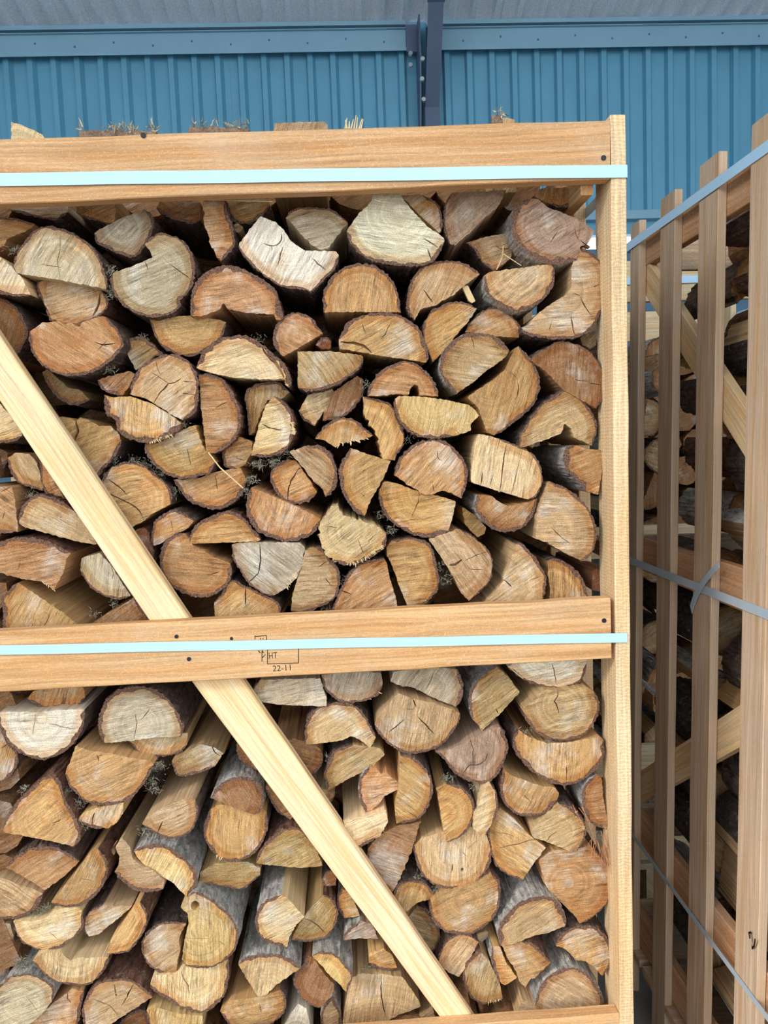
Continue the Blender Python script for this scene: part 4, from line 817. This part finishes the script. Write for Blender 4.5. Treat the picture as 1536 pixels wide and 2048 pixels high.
K('golden sickle log with a chalk white split side', 'gold', -.016, '279,1807 292,1825 292,1851 276,1882 255,1903 224,1908 213,1906', '221,1882 247,1846 268,1812', 55, (), 'r', .0032)
K('wide straw coloured log with upright grooves and a long pale top', 'straw', -.012, '217,1915 212,1935 198,1953 177,1971 146,1971 112,1963 83,1940 67,1918', '81,1903 122,1903 142,1922 156,1914', 78, ['118,1932 110,1950'], 'r', .004)
K('greyish cracked log in the low corner beside moss', 'grey', -.012, '-30,1985 0,1967 26,1948 62,1942 94,1955 112,1970 107,1997', '91,2018 62,2046 40,2070 -30,2070', 20, ['55,1990 66,2004 79,2022', '5,2008 20,2000', '8,1978 20,1984'], 'w', .004, moss=[(40, 1925, 80), (55, 1932, 60)])
K('orange tan split between the greyish cracked log and its cracked golden neighbour', 'orange', .0, '169,1980 163,2010 152,2070', '55,2075 60,2048 86,2023 112,2002 146,1975', 10, ['!136,1985 136,1998 143,2005'])
K('golden tan log with three long checks meeting near a pin knot', 'tan', -.006, '170,2070 166,2013 180,1984 198,1963 229,1955 260,1958 286,1973 305,1994', '276,2013 247,2031 221,2048 205,2075', 22, ['!229,1965 231,1980 233,1987', '!268,1965 255,1990 244,2010', '!185,1995 205,2003 220,2010 238,2030', '212,2024 220,2012'], 'r', .004, hole=[(233, 1988, .002)])
K('dark brown log under the golden log with three long checks', 'brown', .02, '222,2070 255,2030 290,2018 305,2070', '', 30)
K('straw gold log with a pale lip at the very bottom of the pile', 'yellow', -.002, '405,2075 310,2075 298,2045 293,2020', '312,2012 340,2020 375,2028 406,2030', 75)
K('brown tan half log with a straight dark edge beside the holed golden log', 'tan', .0, '352,1949 326,1947 299,1930 284,1898 288,1872 310,1849 341,1842 373,1845', '363,1864 358,1882 361,1900 354,1924', 30, (), 'd', .0042)
K('large golden log with a hollow dark knot at its upper corner', 'yellow', -.014, '375,1795 390,1785 415,1796 440,1815 463,1836 476,1862 474,1890 458,1914 432,1932 406,1937 372,1931 363,1919', '369,1882 377,1849 375,1828 361,1815', 88, ['370,1877 395,1876 420,1878', '436,1880 450,1890'], 'w', .004, hole=[(390, 1812, .008)])
K('olive tan wedge lying behind the round golden log', 'olive', .018, '521,1750 500,1768 481,1780 442,1773 398,1768', '400,1745 430,1729 494,1724 521,1736', 5)
K('broad straw log with a chalky corner beneath the holed golden log', 'straw', -.006, '456,1925 457,1960 448,1992 427,2018 403,2027 370,2018 338,2002 305,1980 300,1968', '312,1950 351,1950 364,1937 400,1938', 85, ['!362,1945 366,1958 375,1972 379,1992'], 'r', .005)
K('golden tan log end low down beside the broad straw log', 'gold', -.003, '560,1980 571,1994 570,2020 552,2042 520,2062 470,2062 448,2035 440,2022', '460,2000 500,1997 530,1990', 10, ['520,2010 522,2025'])
K('golden triangular split with upright grooves under silvery bark', 'straw', -.012, '476,1930 490,1917 515,1910 552,1908 585,1918 602,1934', '580,1949 554,1968 533,1990 515,1995 502,1974 487,1948', 78, (), 'w', .0055)
K('pale tan log sheathed in white bark with a jagged pointed edge', 'straw', -.014, '574,1896 546,1890 522,1876 511,1850 514,1823 532,1800 563,1789', '578,1796 593,1815 609,1834 593,1849 585,1864 579,1874', 25, ['580,1830 590,1820'], 'w', .006)
K('dark gold log with one slanting check beside the white sheathed log', 'olive', .008, '646,1791 664,1799 675,1825 669,1854 651,1875 617,1884 582,1880', '595,1855 607,1833 633,1802', 45, ['!608,1836 622,1842 635,1850 651,1867'], 'r', .004)
K('brown streaked log under the bright ridged log', 'brown', -.002, '638,2016 612,2005 596,1985 588,1965 591,1945 607,1929 615,1912', '628,1918 646,1945 669,1973 664,1994', 68, (), 'r', .0048)
K('bright yellow ridged slice under thick grey white bark', 'yellow', -.022, '624,1914 640,1907 672,1913 695,1937 705,1958 693,1984', '677,1968 654,1947 638,1929', 55, (), 'w', .004)
K('pinkish tan wedge close to the lower brace with fluffy bark', 'pink', .003, '687,1880 693,1862 721,1842', '745,1850 757,1878 720,1878', 20, bk='w')
K('golden nub with lichen peeping out below the pinkish wedge', 'gold', .018, '795,1937 780,1943 755,1938 737,1925', '740,1905 766,1897 785,1912', 20, moss=[(745, 1930, 40)])
K('broad pale plank like split with a long upright crack near the bottom', 'tan', .018, '', '700,1955 720,1945 765,1945 805,1950 836,1995 842,2010 805,2025 776,2040 765,2070 685,2070 688,2030', 80, ['!763,1946 762,1985 766,2010 771,2034'])
K('small golden stub showing at the edge of the lower brace', 'gold', .018, '688,1836 677,1820 675,1800 684,1778', '700,1785 720,1830', 15)
K('tiny dark round log end by the edge of the lower brace', 'brown', .018, '672,1772 650,1774 644,1760 652,1745 665,1740', '672,1755', 20, bk='d')
K('chalk white split corner at the bottom of the pile', 'white', .008, '', '560,2070 580,2030 597,2010 612,2020 625,2070', 70)
K('grey barked stub at the bottom of the pile beside the chalk white corner', 'grey', .018, '640,2070 645,2020 665,2000 680,2030 683,2070', '', 20, bk='w')
K('dull tan wedge in the shade under the lower brace', 'tan', .028, '', '812,2070 843,2028 865,2012 880,2070', 30)
K('dark tan log edge half covered by the lower brace beside the white capped half log', 'tan', .018, '580,1640 555,1625 540,1600 530,1575', '540,1565 590,1630', 20)
K('shaded tan log side at the frame edge above the greyish cracked log', 'tan', .018, '30,1870 25,1905 12,1955 -30,1960', '-30,1840 22,1845', 70)

# ------------------------------------------------------------------ bits lying on top of the load
def top_piece(label, tone, Y, outline, bark=''):
    """log whose upper corner shows over the top rail; the outline goes down to the pile"""
    global LOGY
    keep = LOGY; LOGY = Y
    o = K(label, tone, 0, bark, outline, 70); LOGY = keep
    return o
top_piece('pale pointed shard of wood rising above the top rail', 'straw', 1.42, '24,246 40,250 88,270 100,402 24,402')
top_piece('flat pale split log lying level along the top of the load', 'tan', 1.42, '548,249 600,246 650,246 655,252 655,390 548,392')
top_piece('thin split log end lying flush on top of the load near the frame column', 'tan', 1.42, '985,238 1010,236 1030,241 1034,384 985,386')
def flake(label, x0, x1, y0, n, bias, m1=M['bark']):
    rs = random.Random(int(x0)); Y = 1.306; yr_ = lambda x: 277.9 - .03105 * x + 1
    c = at((x0 + x1) / 2, yr_((x0 + x1) / 2), Y)
    root = empty('bark_flake', c); tag(root, label, 'bark', 'bark flakes on top of the load')
    V, Fc = [], []
    k = 26
    for i in range(k + 1):
        t = i / k; x = x0 + (x1 - x0) * t
        h = (math.sin(math.pi * t) ** .5) * (1 + 13 * abs(N3(t * 7, x0, 0)) + 9 * abs(N3(t * 17, x0, 8))) + 3 * N3(t * 31, x0, 3)
        a, b = at(x, yr_(x), Y) - c, at(x, min(y0 + 10 - h, yr_(x) - 1), Y) - c
        V += [a, b, b + Vector((0, .014, .004 * N3(t * 9, 2, x0))), a + Vector((0, .02, 0))]
    for i in range(k):
        for q in range(4): Fc.append((i * 4 + q, i * 4 + (q + 1) % 4, i * 4 + 4 + (q + 1) % 4, i * 4 + 4 + q))
    Fc += [(3, 2, 1, 0), tuple(4 * k + q for q in range(4))]
    mesh_obj('bark', V, Fc, m1, root, None, None, lin((138, 116, 98)))
    P = Vector((0, -.002, .006))
    for j in range(n):
        x = rs.uniform(x0, x1)
        blades('fibres', at(x, y0 + 4, Y) - c, 9, .004, .011, .0010, M['fibre'] if j % 2 else M['moss'], root, rs, Vector((0, -.2, .7)))
flake('shaggy grey bark strip with pale fibres on the top rail', 158, 312, 254, 12, 0)
flake('dark ragged bark strip with a stray curl on the top rail', 376, 498, 247, 8, 0)
flake('small upright reddish bark chip on the top rail', 984, 1006, 224, 2, 0)
rs = random.Random(77)
sp = empty('splinter_tuft', at(708, 255, 1.312)); tag(sp, 'tuft of pale splinters sticking up behind the top rail', 'splinters')
V, Fc = [], []
for (x, y, dx, dy) in ((690, 250, 4, -14), (694, 250, -3, -10), (702, 250, 5, -12), (708, 250, 4, -20), (713, 250, 2, -16), (718, 250, 6, -13), (722, 250, 4, -12), (698, 250, 1, -8)):
    a, b = at(x, y + 7, 1.312) - sp.location, at(x + dx, y + dy, 1.316) - sp.location; s = Vector((.0014, 0, .0004)); q = len(V); t = Vector((0, .0016, 0))
    V += [a - s, a + s, b + s * .5, b - s * .5, a + t, b + t]; Fc += [(q, q + 1, q + 2, q + 3), (q, q + 3, q + 5, q + 4), (q + 1, q + 4, q + 5, q + 2)]
mesh_obj('splinter', V, Fc, M['fibre'], sp)['kind'] = 'stuff'
# straw stalks, the broken splinter and the dry needles
def stalk(name, label, cat, P, r, m, group=None):
    Q = [Vector(p) for p in P]
    dense = []
    for i in range(len(Q) - 1):
        for k in range(4): dense.append(Q[i].lerp(Q[i + 1], k / 4))
    dense.append(Q[-1])
    o = ribbon(name, [p - Q[0] for p in dense], lambda i: Vector((r * .6, 0, r * .8)), r * 1.6, m)
    o.location = Q[0]
    return tag(o, label, cat, group)
stalk('straw_stalk', 'long straw stalk slanting over the red brown half log', 'straw', [at(417, 905, 1.352), at(440, 935, 1.345), at(465, 957, 1.342), at(486, 976, 1.343)], .0011, M['fibre'])
stalk('straw_stalk', 'thin straw stalk lying level under the top rail', 'straw', [at(372, 399, 1.335), at(430, 400, 1.336), at(500, 402, 1.336), at(545, 403, 1.335)], .0008, M['fibre'])
stalk('straw_stalk', 'thin bent straw hanging beside the dim tan log under the pinkish wedge', 'straw', [at(1006, 492, 1.36), at(1005, 512, 1.362), at(1000, 525, 1.365), at(994, 538, 1.37)], .0013, M['fibre'])
stalk('straw_stalk', 'straight pale straw from the bent straw towards the fuzzy half log', 'straw', [at(1007, 508, 1.358), at(1025, 520, 1.352), at(1042, 531, 1.350)], .0006, M['fibre'])
stalk('straw_stalk', 'short straw crossing the corner of the silver grey half round', 'straw', [at(1017, 1332, 1.34), at(1030, 1344, 1.345), at(1046, 1357, 1.35)], .0009, M['fibre'])
o = empty('wood_splinter', at(937, 590, 1.372)); tag(o, 'broken pale splinter dangling below the half log with steep saw grooves', 'splinter')
V = []
for (x, y) in ((924, 573), (936, 571), (951, 602), (944, 606), (938, 602)): V.append(at(x, y, 1.37) - o.location)
V += [v + Vector((0, .008, 0)) for v in V]
mesh_obj('splinter_body', V, [(4, 3, 2, 1, 0), (5, 6, 7, 8, 9)] + [(i, (i + 1) % 5, 5 + (i + 1) % 5, 5 + i) for i in range(5)], M['fibre'], o)
nb = empty('needle_bundle', at(1205, 1700, 1.35)); tag(nb, 'bundle of dry reddish needles caught beside the corner post', 'needles')
rs = random.Random(31); V, Fc = [], []
for k in range(34):
    x, y = rs.gauss(1203, 9), rs.gauss(1688, 14); dx, dy = rs.gauss(6, 10), rs.uniform(18, 62)
    if k < 6: x, y, dx, dy = 1150 + rs.gauss(0, 8), 1612 + rs.gauss(0, 6), rs.uniform(12, 30), rs.uniform(30, 60)
    a, b = at(x, y, 1.352 + rs.uniform(-.012, .01)) - nb.location, at(x + dx, y + dy, 1.345 + rs.uniform(-.02, .01)) - nb.location
    s = Vector((.0006, 0, .0001)); t = Vector((0, .0009, 0)); q = len(V)
    V += [a - s, a + s, b + s * .4, b - s * .4, a + t, b + t]; Fc += [(q, q + 1, q + 2, q + 3), (q, q + 3, q + 5, q + 4), (q + 1, q + 4, q + 5, q + 2)]
mesh_obj('needles', V, Fc, M['needle'], nb)['kind'] = 'stuff'

# ------------------------------------------------------------------ generic logs for the depths of the crates
def generic(kind, seed, tone, bk):
    rs = random.Random(seed); r = rs.uniform(.052, .066)
    root = empty('firewood_log')
    arc = {'half': math.pi, 'quarter': math.pi * .55, 'round': math.pi * 1.72, 'third': math.pi * .8}[kind]
    a0 = rs.uniform(0, 6.28)
    B = [Vector((math.cos(a0 - arc * k / 9), math.sin(a0 - arc * k / 9))) * r * rs.uniform(.93, 1.06) for k in range(10)]
    S = {'half': [], 'quarter': [Vector((0, 0))], 'round': [], 'third': [Vector((0, 0))]}[kind]
    c = sum(B + S, Vector((0, 0))) / len(B + S)
    build_log(root, [p - c for p in B], [p - c for p in S], TONE[tone], .27, rs.uniform(0, 180), (), bk, .0048, 1.6, seed)
    return root
protos = [generic(k, 900 + i, t, b) for i, (k, t, b) in enumerate((('half', 'brown', 'n'), ('round', 'tan', 'd'), ('quarter', 'gold', 'n'), ('third', 'orange', 'w'), ('half', 'tan', 'w'), ('quarter', 'straw', 'r')))]
used = [False] * len(protos)
def place(i, loc, rz, label, group, ry=0.0, sc=1.0):
    o = protos[i] if not used[i] else copy_tree(protos[i])
    used[i] = True
    o.location = loc; o.rotation_euler = (0, ry, rz); o.scale = (sc, 1, sc)
    tag(o, label, 'log', group)
    return o
rs = random.Random(5)
def deep_rows(label, spots, group=None):
    """the rows nobody can count, further inside a crate: one joined mesh"""
    V, Fc, mi = [], [], []
    for (x, y, z, r, L) in spots:
        n = 14; b = len(V); a0 = rs.uniform(0, 6.28); flat = rs.uniform(-1.1, -.2)
        ring = []
        for k in range(n):
            u, v = math.cos(k * 6.283 / n), max(math.sin(k * 6.283 / n), flat); k2 = r * rs.uniform(.94, 1.06)
            ring.append((k2 * (u * math.cos(a0) - v * math.sin(a0)), k2 * (u * math.sin(a0) + v * math.cos(a0))))
        for yy in (y, y + L):
            for (p, q) in ring: V.append((x + p, yy, z + q))
        Fc.append(tuple(b + k for k in range(n))); mi.append(0); Fc.append(tuple(b + n + k for k in range(n))[::-1]); mi.append(0)
        for k in range(n): Fc.append((b + k, b + n + k, b + n + (k + 1) % n, b + (k + 1) % n)); mi.append(1)
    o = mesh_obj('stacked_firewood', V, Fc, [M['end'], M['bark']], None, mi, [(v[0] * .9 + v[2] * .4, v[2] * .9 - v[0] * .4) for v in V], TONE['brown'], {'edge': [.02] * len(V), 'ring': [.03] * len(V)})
    return tag(o, label, 'firewood', group, 'stuff')
sp_ = []
for lay in range(2):
    for r in range(19):
        for q in range(12):
            x = XL + .09 + q * .1 + (.05 if (r + lay) % 2 else 0); z = .235 + r * .1
            if x < XR - .075 and z < EYE + .49: sp_.append((x, 1.69 + lay * .29 + rs.uniform(-.02, .02), z + rs.uniform(-.01, .01), rs.uniform(.056, .066), .26))
for r in range(17):
    sp_.append((XL + .085, 1.37 + rs.uniform(0, .02), .235 + r * .11, .052, .28))
for q in range(11): sp_.append((XL + .1 + q * .1, 1.50, EYE + .505 + rs.uniform(-.01, .01), .058, .25))
for q in range(11): sp_.append((XL + .1 + q * .1, 1.70, EYE + .53 + rs.uniform(-.01, .01), .06, .25))
for q in range(11):
    for r in range(3): sp_.append((XL + .12 + q * .1, 1.36 + rs.uniform(0, .03), .22 + r * .098, .05, .28))
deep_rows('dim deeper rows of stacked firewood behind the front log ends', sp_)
# ------------------------------------------------------------------ the slatted crate alongside
SX = 0.752                                          # outer plane of its slats, seen along the aisle
C2 = empty('log_crate', (SX + .5, 1.5, 0))
tag(C2, 'neighbouring timber crate of upright slats strapped round, filled with logs', 'crate', 'timber log crates')
O2 = C2.location.copy()
Tn = lin((198, 172, 146))
ztop = EYE + .535
slats = [(1.945, 2.007), (1.735, 1.815), (1.532, 1.617), (1.325, 1.409), (1.125, 1.205), (0.93, 1.01)]
for i, (y0, y1) in enumerate(slats):
    yc, hw = (y0 + y1) / 2, (y1 - y0) / 2
    tt = tuple(v * (1.0, .94, 1.03, 1.1, 1, 1)[i] for v in Tn)
    board('slat', C2, Vector((SX, yc, ztop + (-.006, 0, .006, .004, 0, 0)[i])), Vector((SX, yc, .02)), Yv * hw, Yv * hw, X * .0185, M['smooth'], tt, O2, seg=50, jit=.0012)
for z0, z1 in ((.415, .508), (-.37, -.284), (-1.13, -1.04), (.15 - EYE, .24 - EYE)):
    board('side_rail', C2, Vector((SX + .019, .93, EYE + (z0 + z1) / 2)), Vector((SX + .019, 2.02, EYE + (z0 + z1) / 2)), Z * (z1 - z0) / 2, Z * (z1 - z0) / 2, X * .022, M['plank'], lin((196, 150, 112)), O2, seg=24)
def sbrace(y0, z0, y1, z1):
    A, B = Vector((SX + .020, y0, EYE + z0)), Vector((SX + .020, y1, EYE + z1)); d = (B - A).normalized(); W = X.cross(d).normalized() * .036
    board('brace', C2, A, B, W, W, X * .020, M['smooth'], lin((220, 190, 148)), O2, seg=20)
sbrace(1.985, .415, 1.10, -.30); sbrace(1.99, -.985, 1.10, -.36)
for k in range(2):
    yk = (.93, 2.02)[k]
    for z0, z1 in ((.415, .508), (-.37, -.284), (-1.13, -1.04), (.15 - EYE, .24 - EYE)):
        board('end_rail', C2, Vector((SX + .02, yk, EYE + (z0 + z1) / 2)), Vector((SX + 1.1, yk, EYE + (z0 + z1) / 2)), Z * .045, Z * .045, Yv * (.022 if k == 0 else -.022), M['plank'], Tn, O2, seg=8)
    board('corner_post', C2, Vector((SX + 1.1, yk, ztop)), Vector((SX + 1.1, yk, .02)), Yv * .04, Yv * .04, X * .022, M['smooth'], Tn, O2, seg=8)
for k in range(3):
    board('skid', C2, Vector((SX + .05 + k * .48, .95, .07)), Vector((SX + .05 + k * .48, 2.0, .07)), Z * .05, Z * .05, X * .07, M['plank'], Tn, O2, seg=6)
for k in range(9):
    board('floor_board', C2, Vector((SX, .99 + k * .12, .14)), Vector((SX + 1.1, .99 + k * .12, .14)), Yv * .05, Yv * .05, Z * -.02, M['plank'], Tn, O2, seg=6)
# bent wire staple on the nearest slat
V, Fc = [], []
wp = [Vector((SX - .002, 1.352, EYE - .985)), Vector((SX - .006, 1.348, EYE - .972)), Vector((SX - .004, 1.343, EYE - .968)), Vector((SX - .003, 1.341, EYE - .98)), Vector((SX - .006, 1.335, EYE - .995)), Vector((SX - .006, 1.328, EYE - .985)), Vector((SX - .010, 1.318, EYE - .965))]
ribbon('wire_staple', wp, lambda i: Vector((0, .0008, .0014)), .0016, M['wire'], C2, O2)
TILT = 0.020
C2.rotation_euler = (0, TILT, 0)
C2.location = (O2.x - .5 + .5 * math.cos(TILT) + EYE * 0 - EYE * math.sin(TILT), O2.y, 0)
C2.location.z = .5 * math.sin(TILT)
def side(y, z, off=0.0):
    """point just outside the leaning slats at depth y, height z over the lens"""
    return Vector((SX + (z) * math.sin(TILT) - .003 - off, y, EYE + z))
def sstrap(z, wd, label, m, tail=False):
    ys = [2.03 - k * (1.13 / 30) for k in range(31)]
    P = [side(y, z) for y in ys] + [side(.905, z) + Vector((.01, -.002, 0)), side(.905, z) + Vector((1.13, 0, 0)), side(2.04, z) + Vector((1.13, 0, 0)), side(2.04, z) + Vector((.01, .002, 0))]
    o = ribbon('packing_strap', P, lambda i: Z * wd / 2, .0009, m, None, Vector((0, 0, 0)), True)
    tag(o, label, 'strap', 'plastic straps round the crates')
    if tail:
        A, Bp, Cp = side(1.615, z - .055, .002), side(1.58, z + .005, .007), side(1.49, z + .064, .004)
        Q = []
        for k in range(13):
            t = k / 12; Q.append(A * (1 - t) ** 2 + Bp * 2 * t * (1 - t) + Cp * t * t)
        ribbon('loose_tail', Q, lambda i: (Vector((0, .5, .85)).normalized() * wd * .5 * (1 - .3 * (i / 12))), .0009, m, o)
sstrap(.500, .0215, 'pale blue plastic strap along the slat tops of the neighbouring crate', M['strap'])
sstrap(-.327, .0185, 'grey white plastic strap with a loose crossing tail on the slatted crate', M['greystrap'], True)
sstrap(-1.075, .0125, 'thin grey strap low down on the dark slatted crate', M['greystrap'])
lab = {0: 'brown half log on its bark behind the upright slats of the neighbouring crate', 1: 'dark bark covered round log behind the upright slats of the neighbouring crate', 2: 'golden split quarter log behind the upright slats of the neighbouring crate',
       3: 'pale barked orange split log behind the upright slats of the neighbouring crate', 4: 'pale barked half log behind the upright slats of the neighbouring crate', 5: 'straw coloured split log behind the upright slats of the neighbouring crate'}
for col in range(1):
    for ry_ in range(3):
        for r in range(16):
            z = EYE - 1.30 + r * .132 + rs.uniform(-.01, .01) + .03 * ry_
            if z > EYE + .46: continue
            i = rs.choice((0, 1, 1, 3, 4, 2, 5, 1))
            x = SX + .122 + col * .135 + rs.uniform(-.005, .012) + (z - EYE) * TILT
            place(i, (x, 1.09 + ry_ * .295 + rs.uniform(-.01, .01), z), rs.uniform(-.05, .05), lab[i], 'firewood logs in the slatted neighbouring crate', rs.uniform(0, 6.28), rs.uniform(1.0, 1.14))
sp_ = [(SX + .25 + q * .12 + (.05 if r % 2 else 0) + (.2 + r * .1 - EYE) * TILT, 1.0 + ry_ * .3 + rs.uniform(0, .03), .21 + r * .1, rs.uniform(.05, .058), .27) for q in range(2) for ry_ in range(3) for r in range(19)]
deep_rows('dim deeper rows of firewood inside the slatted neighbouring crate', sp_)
# ------------------------------------------------------------------ a crate further back, seen through the aisle
C3 = empty('log_crate', (.97, 2.8, 0)); O3 = C3.location.copy()
tag(C3, 'distant timber crate glimpsed in the aisle behind the other crates', 'crate', 'timber log crates')
z3 = at(1260, 522, 2.36).z
Tb = lin((222, 200, 164))
for zc, hh in ((z3 - .062, .062), (EYE - .33, .05), (EYE - 1.05, .05), (.22, .05)):
    board('front_rail', C3, Vector((.38, 2.36, zc)), Vector((1.58, 2.36, zc)), Z * hh, Z * hh, Yv * .025, M['smooth'], Tb, O3, seg=20)
    board('back_rail', C3, Vector((.38, 3.3, zc)), Vector((1.58, 3.3, zc)), Z * hh, Z * hh, Yv * .025, M['smooth'], Tb, O3, seg=6)
for xx in (.356, 1.58):
    for yy in (2.36, 2.6, 2.84, 3.08, 3.24):
        board('slat', C3, Vector((xx, yy + .04, z3 + .01)), Vector((xx, yy + .04, .02)), Yv * .04, Yv * .04, X * .024, M['smooth'], Tb, O3, seg=8)
for k in range(8):
    board('floor_board', C3, Vector((.38, 2.42 + k * .12, .15)), Vector((1.58, 2.42 + k * .12, .15)), Yv * .05, Yv * .05, Z * -.02, M['plank'], Tb, O3, seg=4)
for k in range(3):
    board('skid', C3, Vector((.39 + k * .54, 2.37, .07)), Vector((.39 + k * .54, 3.28, .07)), Z * .065, Z * .065, X * .07, M['plank'], Tb, O3, seg=4)
zs = at(1260, 562, 2.355).z
P = [Vector((.353, 2.355, zs)), Vector((1.607, 2.355, zs)), Vector((1.607, 3.33, zs)), Vector((.353, 3.33, zs))]
tag(ribbon('packing_strap', P, lambda i: Z * .011, .001, M['strap'], None, Vector((0, 0, 0)), True), 'pale blue plastic strap round the distant crate in the aisle', 'strap', 'plastic straps round the crates')
for r in range(16):
    for q in range(2):
        z = z3 - .20 - r * .118 - q * .05
        if z < .24: continue
        place(rs.choice((0, 1, 2, 3, 4)), (.87 + q * .125 + rs.uniform(-.01, .01), 2.40, z), rs.uniform(-.04, .04), 'firewood log end of the distant crate glimpsed in the aisle', 'firewood logs in the distant crate', rs.uniform(0, 6.28))
sp_ = [(.45 + q * .11 + (.05 if r % 2 else 0), 2.42 + ry_ * .3, .23 + r * .1, rs.uniform(.05, .056), .27) for q in range(10) for ry_ in range(1, 3) for r in range(17)]
deep_rows('dim rows of firewood filling the distant crate in the aisle', sp_)
for i, o in enumerate(protos):
    if not used[i]:
        for c in list(o.children): bpy.data.objects.remove(c)
        bpy.data.objects.remove(o)
